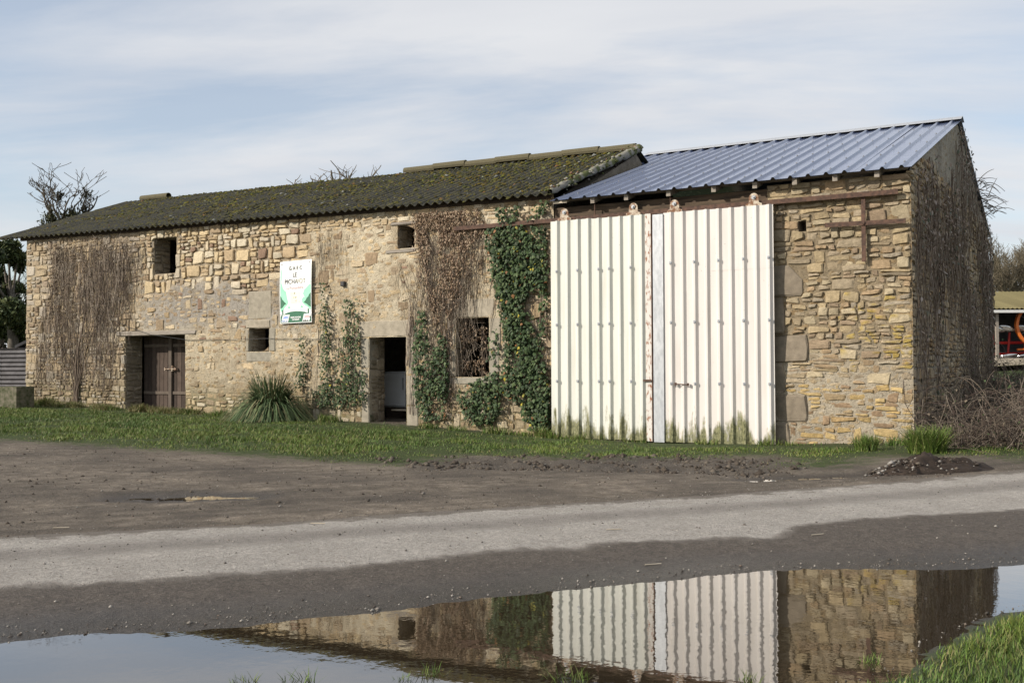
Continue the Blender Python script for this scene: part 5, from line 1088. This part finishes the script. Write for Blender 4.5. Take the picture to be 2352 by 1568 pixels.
V, F = pebbles(np.c_[x, y, z+.01], rng.gamma(2., .0065, n_)+.005); o = mesh('chips', V, F, 'pebble', hp, tone=np.repeat(pick([(.20, .185, .165), (.10, .085, .07), (.055, .045, .038), (.14, .115, .09), (.05, .038, .03), (.07, .05, .04), (.06, .045, .035), (.09, .07, .055), (.28, .26, .235)], n_), 6, 0)); o['kind'] = 'stuff'
# loose gravel over yard and road
n_ = 90000; x = rng.uniform(-14, 4, n_); y = rng.uniform(-17, -3.5, n_); keep = (sdf(TURF, x, y) > .05) & (sdf(PUD, x, y) > -.12) & (sdf(BANK, x, y) > 0)
wgt = .25+.9*sm(.35, 0, np.abs(sdf(PUD, x, y)))+.6*sm(.4, .0, pdist([tuple(p) for p in FAR], x, y, False))+.8*sm(.25, .0, pdist([(-24, -37.6), (-4.6, -14.7), (-1.8, -11.2), (2.5, -5.6), (18, 13.8)], x, y, False))+.6*sm(.3, -.3, sdf(MUD, x, y)); keep &= rng.random(n_) < wgt*.55
x, y = x[keep], y[keep]; xr = rng.uniform(-4, 3.2, 40000); yr = rng.uniform(-17, -10, 40000); dr_ = sdf(PUD, xr, yr)+.16*fbm(xr*2.2, yr*2.2, 17, 4); kr = (rng.random(40000) < .55*np.exp(-np.abs(dr_)/.12)*(.4+3*np.clip(fbm(xr*1.5, yr*1.5, 47, 3)+.1, 0, 1))) & (sdf(BANK, xr, yr) > 0); x, y = np.r_[x, xr[kr]], np.r_[y, yr[kr]]
n_ = len(x); sz = rng.gamma(1.2, .0023, n_)+.0022; sz = np.minimum(sz, .024)
V, F = pebbles(np.c_[x, y, gz(x, y)+.005+sz*.3], sz, .7); tag(mesh('gravel', V, F, 'pebble', tone=np.repeat(pick([(.20, .18, .155), (.12, .105, .09), (.27, .25, .22), (.07, .06, .05), (.34, .31, .27), (.15, .12, .095)], n_), 6, 0)), 'loose gravel and grit scattered over the yard and road', 'gravel', kind='stuff')
n_ = 9000; x = rng.uniform(-7.5, 0, n_); y = rng.uniform(-7.8, -2.8, n_); keep = (sdf(MUD, x, y)+.25*fbm(x*2, y*2, 3, 3) < .12) & (rng.random(n_) < .25+1.8*fbm(x*1.7, y*2.5, 44, 3)); x, y = x[keep], y[keep]; n_ = len(x)
x2 = rng.uniform(-13, -1, 5000); y2 = rng.uniform(-14, -4, 5000); k2_ = (sdf(TURF, x2, y2) > .1) & ((x2*.8-y2*.6+fbm(x2*.6, y2*.6, 4, 2)) < 3.6) & (rng.random(5000) < .12+1.3*np.clip(fbm(x2*.8, y2*.8, 64, 3), 0, 1)); x2, y2 = x2[k2_], y2[k2_]
sz_ = np.r_[np.minimum(rng.gamma(2., .011, n_)+.008, .075), np.minimum(rng.gamma(1.5, .006, len(x2))+.004, .035)]; x, y = np.r_[x, x2], np.r_[y, y2]; n_ = len(x)
V, F = pebbles(np.c_[x, y, gz(x, y)+.004], sz_, .75); tag(mesh('mud_clods', V, F, 'pebble', tone=np.repeat(pick([(.085, .068, .052), (.055, .043, .033), (.12, .10, .078), (.07, .055, .042)], n_), 6, 0), smooth=True), 'churned clods of dark mud between the grass and the road', 'mud', kind='stuff')
for i, (px, py, an) in enumerate(((1410, 1219, 10), (1878, 1231, 25), (730, 1205, -8), (1500, 1300, 20), (140, 1215, 14))):
    p = on_ground(px, py); dv = Vector((math.cos(R(an+30)), math.sin(R(an+30)), 0))*.07; V, F = tubes([np.array([p+np.array(dv)*t_+np.array([0, 0, .016]) for t_ in (-1, 0, 1)])], [np.full(3, .005)], 4); tag(mesh('straw', V, F, 'pale_timber'), 'pale straw lying on the road', 'straw', 'straws on the road')

# ------------------------------------------------------------------ left background: trough, fence, trees
q = at(28, 933, 28.5); gz0 = float(base_z(q[0], q[1]))
tr_ = empty('stone_trough', (q[0], q[1], gz0), 'mossy stone trough by the far corner of the outbuilding', 'trough')
zt = at(28, 888, 28.5)[2]; x0, x1, y0, y1 = q[0]-1.1, q[0]+.18, q[1], q[1]+.55; m_ = MB(); z0 = min(gz0, q[2])-.15
m_.box((x0, y0, z0), (x1, y1, zt-.22)).box((x0, y0, zt-.22), (x1, y0+.12, zt)).box((x0, y1-.12, zt-.22), (x1, y1, zt)).box((x0, y0+.12, zt-.22), (x0+.12, y1-.12, zt)).box((x1-.12, y0+.12, zt-.22), (x1, y1-.12, zt)); m_.build('basin', 'concrete_mossy', tr_)
MB().box((x0+.12, y0+.12, zt-.21), (x1-.12, y1-.12, zt-.1)).build('soil_fill', 'earth_floor', tr_)
fe = empty('corrugated_fence', (-29, 2, .6), 'dark corrugated metal fence beyond the far corner of the outbuilding', 'fence')
f0, f1 = at(-60, 845, 35), at(66, 845, 34.2); zb, zt2 = at(30, 888, 34.6)[2], at(30, 800, 34.6)[2]; dv = Vector(f1-f0); dv.z = 0; ln_ = dv.length; dv.normalize(); nv2 = Vector((dv.y, -dv.x, 0))
for i in range(2):
    a0, a1 = Vector((f0[0], f0[1], 0))+dv*(ln_*i/2+.01), Vector((f0[0], f0[1], 0))+dv*(ln_*(i+1)/2); V = []; F = []; k = 72
    for j in range(k+1):
        h = .028*math.cos(j/8*2*math.pi); z = zb+(zt2-zb)*j/k
        for p in (a0, a1): V.append(p+nv2*h+Vector((0, 0, z)))
    for j in range(k): F.append((2*j, 2*j+1, 2*j+3, 2*j+2))
    o = mesh('metal_sheet', V, F, 'dark_metal_sheet', fe); md = o.modifiers.new('thick', 'SOLIDIFY'); md.thickness = .004
for t_ in (0, .5, 1): p = Vector((f0[0], f0[1], 0))+dv*(ln_*t_)-nv2*.1; MB().box((p.x-.05, p.y-.05, zb-.5), (p.x+.05, p.y+.05, zt2+.02)).build('post', 'dark_timber', fe)
def branch(p, d_, ln_, r_, lvl, out, rd, spread=.5, up_=.1, kids=(2, 4), nseg=6):
    P = [np.array(p)]; dd = np.array(d_, float)
    for i in range(nseg):
        dd = dd+np.array([rd.gauss(0, .14), rd.gauss(0, .14), rd.gauss(up_, .10)]); dd /= np.linalg.norm(dd); P.append(P[-1]+dd*ln_/nseg)
    P = np.array(P); out.append((P, np.linspace(r_, r_*.5, nseg+1), lvl))
    if lvl <= 0: return
    for k in range(rd.randint(*kids)):
        t_ = rd.uniform(.3, 1.); i = min(nseg, int(t_*nseg)); nd = dd+np.array([rd.gauss(0, spread), rd.gauss(0, spread), rd.gauss(.12, spread*.6)]); nd /= np.linalg.norm(nd)
        branch(P[i], nd, ln_*rd.uniform(.5, .8), r_*(.62 if t_ > .8 else .5), lvl-1, out, rd, spread, up_, kids, nseg)
def bare_tree(name, label, base, h, seed, lvl=4, r_=.16, limbs=5, pal=[(.10, .085, .07), (.14, .12, .095)], group=None, low=.25, spread=.5, kids=(2, 4), tip=.5, top_z=None, half=None):
    rd = random.Random(seed); e = empty(name, tuple(base), label, 'tree', group); out = []; tk = []
    top = np.array(base)+np.array([rd.uniform(-.2, .2), rd.uniform(-.2, .2), h*low]); tk.append((np.array([np.array(base)-[0, 0, .3], (np.array(base)+top)/2, top]), np.array([r_*1.25, r_, r_*.9])))
    for k in range(limbs):
        a = 6.28*k/limbs+rd.uniform(-.4, .4); d_ = np.array([math.cos(a)*spread, math.sin(a)*spread, 1.]); d_ /= np.linalg.norm(d_); branch(top, d_, h*rd.uniform(.30, .45), r_*.6, lvl, out, rd, spread, .08, kids)
    if top_z is not None:
        k1 = (top_z-top[2])/(max(o_[0][:, 2].max() for o_ in out)-top[2]); far_ = np.percentile(np.concatenate([np.hypot(o_[0][:, 0]-top[0], o_[0][:, 1]-top[1]) for o_ in out]), 97); k2 = half/far_
        out = [((o_[0]-top)*np.array([k2, k2, k1])+top, o_[1], o_[2]) for o_ in out]
    V, F = tubes([t_[0] for t_ in tk], [t_[1] for t_ in tk], 8); mesh('trunk', V, F, 'bark', e)
    pth = [o_[0] for o_ in out]; V, F = tubes(pth, [np.maximum(o_[1], .006*tip*2) for o_ in out], 4); mesh('branches', V, F, 'stem', e, tone=np.array(pal)[rng.integers(0, len(pal), len(pth))][counts(pth, 4)]); return e, out
def tuftsphere(e, name, cs, rad_, n_, pal, size=.12):
    pos = np.concatenate([c+rng.normal(0, 1, (n_, 3))*r_*.5 for c, r_ in zip(cs, rad_)]); V, F, k = leaves(None, size, 0, 0, (0, 0, .3), 1., np.array([(0, -.5), (.16, 0), (0, .6), (-.16, 0)]), pos); o = mesh(name, V, F, 'leaf', e, tone=np.repeat(pick(pal, len(pos)), k, 0)); o['kind'] = 'stuff'
# bare tree behind the far end of the roof
p = at(150, 600, 46); bz = float(base_z(p[0], p[1])); e, out = bare_tree('bare_tree', 'leafless tree with dark twig clusters behind the far end of the mossy roof', (p[0], p[1], bz), 8.6, 14, 4, .11, 6, low=.80, spread=.34, kids=(2, 3), tip=.9, top_z=at(150, 368, 46)[2], half=1.8)
cs = [o_[0][3] for o_ in out if o_[2] >= 2][:26]; cs = cs[::4][:7]; tuftsphere(e, 'twig_clusters', cs, [.24]*len(cs), 60, [(.035, .032, .025), (.05, .045, .032), (.06, .06, .03)], .22)
cs = [at(x, y, 46) for x, y in ((125, 500), (112, 520), (170, 498), (180, 510), (122, 515))]; tuftsphere(e, 'ivy_crown', cs, [.5, .4, .35, .3, .4], 260, [(.05, .055, .02), (.075, .075, .028), (.035, .04, .018)], .16)
# evergreen trees beyond the fence
def evergreen(label, blobs, depth, trunk_px, seed, pal):
    tp = at(*trunk_px, depth); bz = float(base_z(tp[0], tp[1])); e = empty('evergreen_tree', (tp[0], tp[1], bz), label, 'tree'); rd = random.Random(seed); rr = FPX/depth; cs = []
    paths = [np.array([(tp[0], tp[1], bz-.3), (tp[0]+.2, tp[1], (bz+tp[2])/2), tp])]; rad_ = [np.array([.28, .24, .16])]
    allp = []
    for x, y, rp in blobs:
        c = at(x, y, depth+rd.uniform(-1.5, 1.5)); r_ = rp*1.3/rr; n_ = int(2000*(r_/1.)**2)+300; u_ = rng.normal(0, 1, (n_, 3)); u_ /= np.linalg.norm(u_, axis=1)[:, None]; q = c+u_*(r_*rng.random(n_)**.35)[:, None]*np.array([1, 1, .8]); q = q[fbm(q[:, 0]*1.6+q[:, 1], q[:, 2]*1.6, seed, 3) > -.12]; allp.append(q)
        t_ = np.linspace(0, 1, 6)[:, None]; paths.append(tp+(c-tp)*t_+np.array([0, 0, -.5])*(t_*(1-t_))); rad_.append(np.linspace(.10, .03, 6))
    V, F = tubes(paths[:1], rad_[:1], 8); mesh('trunk', V, F, 'bark', e); V, F = tubes(paths[1:], rad_[1:], 5); mesh('limbs', V, F, 'bark', e)
    pos = np.concatenate(allp); V, F, k = leaves(None, .26, 0, 0, (0, -.3, .6), .7, np.array([(0, -.5), (.2, -.1), (.14, .35), (0, .6), (-.14, .35), (-.2, -.1)]), pos); mesh('crown', V, F, 'leaf', e, tone=np.repeat(pick(pal, len(pos)), k, 0))
EG = [(.055, .075, .028), (.08, .10, .036), (.105, .115, .04), (.04, .055, .022)]
evergreen('dark evergreen tree with a rounded crown beyond the corrugated fence', [(20, 575, 26), (40, 590, 22), (5, 580, 22), (50, 612, 14), (30, 665, 20), (50, 690, 26), (20, 715, 30), (55, 740, 26), (8, 745, 30), (40, 765, 24), (0, 640, 14), (-40, 600, 40), (-50, 690, 50)], 47, (25, 700), 5, EG)
p = at(40, 780, 58); e, out = bare_tree('bare_tree', 'brown leafless tree low behind the corrugated fence', (p[0], p[1], float(base_z(p[0], p[1]))), 6.0, 33, 4, .16, 6, low=.2, spread=.7, pal=[(.085, .07, .055), (.12, .10, .08)])
p = at(-10, 780, 54); e, out = bare_tree('bare_tree', 'second brown leafless tree low behind the corrugated fence, among the hedge', (p[0], p[1], float(base_z(p[0], p[1]))), 6.0, 34, 4, .16, 6, low=.2, spread=.7, pal=[(.085, .07, .055), (.12, .10, .08)])
# hedge masses far behind
def hedge(name, label, a, b_, hgt, n_, pal):
    t_ = rng.random(n_); x = a[0]+(b_[0]-a[0])*t_+rng.normal(0, .8, n_); y = a[1]+(b_[1]-a[1])*t_+rng.normal(0, .8, n_); z = base_z(x, y)+rng.random(n_)*hgt*(.75+.5*fbm(t_*30, t_*0, 3, 3)); pos = np.c_[x, y, z]; V, F, k = leaves(None, .34, 0, 0, (0, -.5, .5), .8, LEAF[::2], pos); tag(mesh(name, V, F, 'leaf', tone=np.repeat(pick(pal, n_), k, 0)), label, 'hedge', kind='stuff')
hedge('hedge', 'brown winter hedge far behind the corrugated fence', (-52, 12), (-34, 30), 3.2, 7000, [(.06, .05, .035), (.085, .07, .05), (.045, .045, .025)])
lt = empty('lean_to_roof', at(50, 790, 42).tolist(), 'small dark lean-to roof just behind the corrugated fence', 'lean-to')
a, b_ = at(34, 793, 42), at(78, 772, 42); MBq = MB(); MBq.add([a, b_, b_+np.array((-1.2, 2.2, .1)), a+np.array((-1.2, 2.2, .1)), a-np.array((0, 0, .12)), b_-np.array((0, 0, .12)), b_+np.array((-1.2, 2.2, -.02)), a+np.array((-1.2, 2.2, -.02))], [(0, 1, 2, 3), (4, 7, 6, 5), (0, 4, 5, 1), (1, 5, 6, 2), (2, 6, 7, 3), (3, 7, 4, 0)]); MBq.build('roof_sheet', 'dark_metal_sheet', lt)
g_ = float(base_z(a[0], a[1])); MB().box((a[0]-1.0, a[1]+.3, g_-.2), (b_[0]-.3, b_[1]+1.8, a[2]-.1)).build('wall', 'dark_timber', lt)
# tree tops peeking over the ridge
for (px, hpx, sd, lb) in ((712, 408, 51, 'twiggy treetop showing over the mossy ridge, the smaller of two'), (797, 390, 52, 'twiggy treetop showing over the mossy ridge, the wider of two')):
    tp = at(px, hpx, 48); bz = float(base_z(tp[0], tp[1])); e, out = bare_tree('bare_tree', lb, (tp[0], tp[1], bz), (tp[2]-bz)*(1.03 if sd == 51 else 1.0), sd, 2, .10, 7, low=.86, spread=.3 if sd == 51 else .4, pal=[(.22, .185, .15), (.26, .22, .17)], tip=.6, kids=(2, 3), top_z=tp[2]+.35, half=1.0 if sd == 51 else 1.7)

# ------------------------------------------------------------------ right background: implement shed, plough, bare trees
dS = 46; s0, s1 = at(2245, 826, dS), at(2620, 826, dS); sx_ = Vector((s1[0]-s0[0], s1[1]-s0[1], 0)).normalized(); sn = Vector((-sx_.y, sx_.x, 0))
zf = s0[2]; zg_ = at(2300, 712, dS)[2]; zr_ = at(2300, 672, dS+5)[2]
E_ = empty('implement_shed', (s0[0], s0[1], zf), 'open-fronted farm shed with a mossy roof and white gutter across the back road', 'shed')
def sp(a, d_, z): return (s0[0]+sx_.x*a+sn.x*d_, s0[1]+sx_.y*a+sn.y*d_, z)
W_ = 9.
m_ = MB(); m_.add([sp(-6, -.4, zg_), sp(W_, -.4, zg_), sp(W_, 5, zr_), sp(-6, 5, zr_), sp(-6, -.4, zg_-.06), sp(W_, -.4, zg_-.06), sp(W_, 5, zr_-.06), sp(-6, 5, zr_-.06)], [(0, 1, 2, 3), (4, 7, 6, 5), (0, 4, 5, 1), (1, 5, 6, 2), (2, 6, 7, 3), (3, 7, 4, 0)])
V, F = [], []; k = 150
for j, (d_, z) in enumerate(((-.45, zg_+.05), (5, zr_+.05))):
    for i in range(k+1): V.append(sp(-6+(W_+6)*i/k, d_, z+.03*math.cos(i*math.pi)))
F = [(i, i+1, k+2+i, k+1+i) for i in range(k)]; rS = m_.build('roof', 'dark_timber', E_); mesh('roof_sheeting', V, F, 'mossy', rS, tone=np.array([.17, .145, .07])*(1+.6*fbm(np.arange(len(V))*.3, np.arange(len(V))*.0, 3, 2))[:, None])
V = [sp(a, d_, z) for a in (-6, W_) for d_, z in ((-.55, zg_-.02), (-.55, zg_-.14), (-.42, zg_-.14), (-.42, zg_-.02))]; mesh('gutter', V, [(0, 4, 5, 1), (1, 5, 6, 2), (2, 6, 7, 3), (0, 1, 2, 3), (4, 7, 6, 5), (3, 7, 4, 0)], 'white_gutter', E_)
mesh('back_wall', [sp(-6, 4.9, zf-.5), sp(W_, 4.9, zf-.5), sp(W_, 4.9, zr_-.1), sp(-6, 4.9, zr_-.1), sp(-6, 5, zf-.5), sp(W_, 5, zf-.5), sp(W_, 5, zr_-.1), sp(-6, 5, zr_-.1)], [(0, 1, 2, 3), (5, 4, 7, 6), (0, 3, 7, 4), (1, 5, 6, 2)], 'dark_metal_sheet', E_)
for a in (-6, W_): mesh('side_wall', [sp(a, -.2, zf-.5), sp(a, 4.9, zf-.5), sp(a, 4.9, zr_-.12), sp(a, -.2, zg_-.1), sp(a+.1, -.2, zf-.5), sp(a+.1, 4.9, zf-.5), sp(a+.1, 4.9, zr_-.12), sp(a+.1, -.2, zg_-.1)], [(0, 1, 2, 3), (7, 6, 5, 4), (0, 3, 7, 4), (0, 4, 5, 1)], 'dark_metal_sheet', E_)
mesh('slab', [sp(a, d_, z) for z in (zf-.6, zf) for a, d_ in ((-6, -.6), (W_, -.6), (W_, 4.9), (-6, 4.9))], [(4, 5, 6, 7), (0, 1, 5, 4), (1, 2, 6, 5), (3, 0, 4, 7)], 'earth_floor', E_)
mesh('kerb', [sp(a, d_, z) for z in (zf-.6, zf+.06) for a, d_ in ((-6, -.75), (W_, -.75), (W_, -.61), (-6, -.61))], [(4, 5, 6, 7), (0, 1, 5, 4), (1, 2, 6, 5), (3, 0, 4, 7), (2, 3, 7, 6)], 'pale_timber', E_)
for a in (.72, 4.5): mesh('post', [sp(a+i, j, z) for z in (zf, zg_-.05) for i, j in ((0, -.3), (.12, -.3), (.12, -.18), (0, -.18))], [(0, 1, 5, 4), (1, 2, 6, 5), (2, 3, 7, 6), (3, 0, 4, 7)], 'grey_timber', E_)
pl = empty('red_plough', sp(1.9, .8, zf), 'red plough with shiny mouldboards parked in the open shed', 'plough')
def barp(name, a0, a1, r_, mat): MB().cyl(a0, a1, r_, 8).build(name, mat, pl)
barp('main_beam', sp(.6, .8, zf+.75), sp(3.4, .9, zf+.80), .07, 'red_paint'); barp('cross_beam', sp(.9, .7, zf+.25), sp(3.2, .8, zf+.32), .055, 'red_paint')
for a in (1.0, 1.75, 2.5, 3.2): barp('leg', sp(a, .8, zf+.1), sp(a+.1, .8, zf+1.25), .05, 'red_paint')
for a, z, fl in ((1.15, 1.25, 1), (1.9, 1.25, 1), (1.25, .12, -1), (2.0, .12, -1), (2.7, 1.25, 1), (.65, 1.22, 1)):
    V, F = [], []; 
    for i in range(8):
        for j in range(4):
            t_, s_ = i/7, j/3; wd = .30*math.sin(math.pi*min(1, .2+t_*.8))**.8; V.append(sp(a+.75*t_, .55-.18*math.sin(t_*2)-.1*s_, zf+z+fl*(.12-.16*t_*t_)+(s_-.5)*wd+.08))
    F = [(i*4+j, i*4+j+1, i*4+j+5, i*4+j+4) for i in range(7) for j in range(3)]; o = mesh('mouldboard', V, F, 'steel_polished', pl, smooth=True); o.modifiers.new('thick', 'SOLIDIFY').thickness = .012
barp('drawbar', sp(1.9, .2, zf+.45), sp(3.4, .3, zf+.5), .05, 'orange_paint')
wh = empty('orange_implement', sp(2.35, -.1, zf), 'orange hoop-shaped farm machine standing in the open shed behind the plough', 'farm machine')  # orange hoop-shaped machine part, kind of implement not known
c = np.array(sp(2.75, .1, zf+1.55)); V = []; k = 36
for t_ in np.linspace(0, 2*math.pi, k, endpoint=False):
    for rr_, off in ((.98, -.09), (.98, .09), (.86, .09), (.86, -.09)): V.append(c+np.array(sx_)*rr_*math.cos(t_)+np.array([0, 0, 1])*rr_*math.sin(t_)+np.array(sn)*off)
mesh('rim', V, [(4*i+j, 4*i+(j+1) % 4, (4*((i+1) % k))+(j+1) % 4, 4*((i+1) % k)+j) for i in range(k) for j in range(4)], 'orange_paint', wh)
sp_ = MB()
for t_ in np.linspace(0, math.pi, 6, endpoint=False):
    dd = np.array(sx_)*math.cos(t_)*.9+np.array([0, 0, 1])*math.sin(t_)*.9; sp_.cyl(c-dd, c+dd, .02, 6)
sp_.build('spokes', 'dark_metal_sheet', wh); MB().cyl(c-np.array(sn)*.1, c+np.array(sn)*.1, .14, 12).build('hub', 'dark_metal_sheet', wh); MB().box(tuple(c+np.array((-.08, -.08, -1.55))), tuple(c+np.array((.08, .08, -.0)))).build('stand', 'dark_metal_sheet', wh)
# back road
P = [sp(-14, -5.2, 0), sp(14, -5.2, 0), sp(14, -1.0, 0), sp(-14, -1.0, 0)]; V = []; F = []; k = 12
for i in range(k+1):
    for j in range(k+1): 
        a = np.array(P[0])*(1-i/k)*(1-j/k)+np.array(P[1])*(i/k)*(1-j/k)+np.array(P[2])*(i/k)*(j/k)+np.array(P[3])*(1-i/k)*(j/k); V.append((a[0], a[1], max(float(gz(a[0], a[1])), zf-.16-.0*j)+.02))
F = [(i*(k+1)+j, (i+1)*(k+1)+j, (i+1)*(k+1)+j+1, i*(k+1)+j+1) for i in range(k) for j in range(k)]; tag(mesh('back_road', V, F, 'asphalt', attrs={'damp': np.full(len(V), .02), 'track': np.zeros(len(V)), 'edge': np.zeros(len(V)), 'shore': np.zeros(len(V))}), 'grey asphalt road in front of the implement shed', 'road', kind='structure')
for i, (px, h_, dp, lb) in enumerate(((2292, 545, 62, 'pale leafless tree behind the implement shed, beside the barn gable'), (2335, 532, 66, 'pale leafless tree behind the implement shed, tallest of the group'), (2375, 550, 64, 'pale leafless tree behind the far bay of the implement shed'))):
    tp = at(px, h_, dp); bz = float(base_z(tp[0], tp[1])); bare_tree('bare_tree', lb, (tp[0], tp[1], bz), (tp[2]-bz)*.98, 80+i, 5, .16, 6, low=.28, spread=.5, pal=[(.15, .125, .085), (.19, .16, .11)], group=None, kids=(3, 4), tip=.7, top_z=tp[2], half=2.6)
m_ = MB(); m_.add([sp(-7, 9, zr_+.0), sp(2.4, 9, zr_+.05), sp(-7, 13, zr_+1.0), sp(-7, 9, zr_-3), sp(2.4, 9, zr_-3), sp(-7, 13, zr_-3)], [(0, 1, 2), (0, 3, 4, 1), (1, 4, 5, 2), (0, 2, 5, 3)]); o = m_.build('far_barn_roof', 'dark_metal_sheet'); tag(o, 'dark far barn roof just above the mossy shed roof', 'barn')
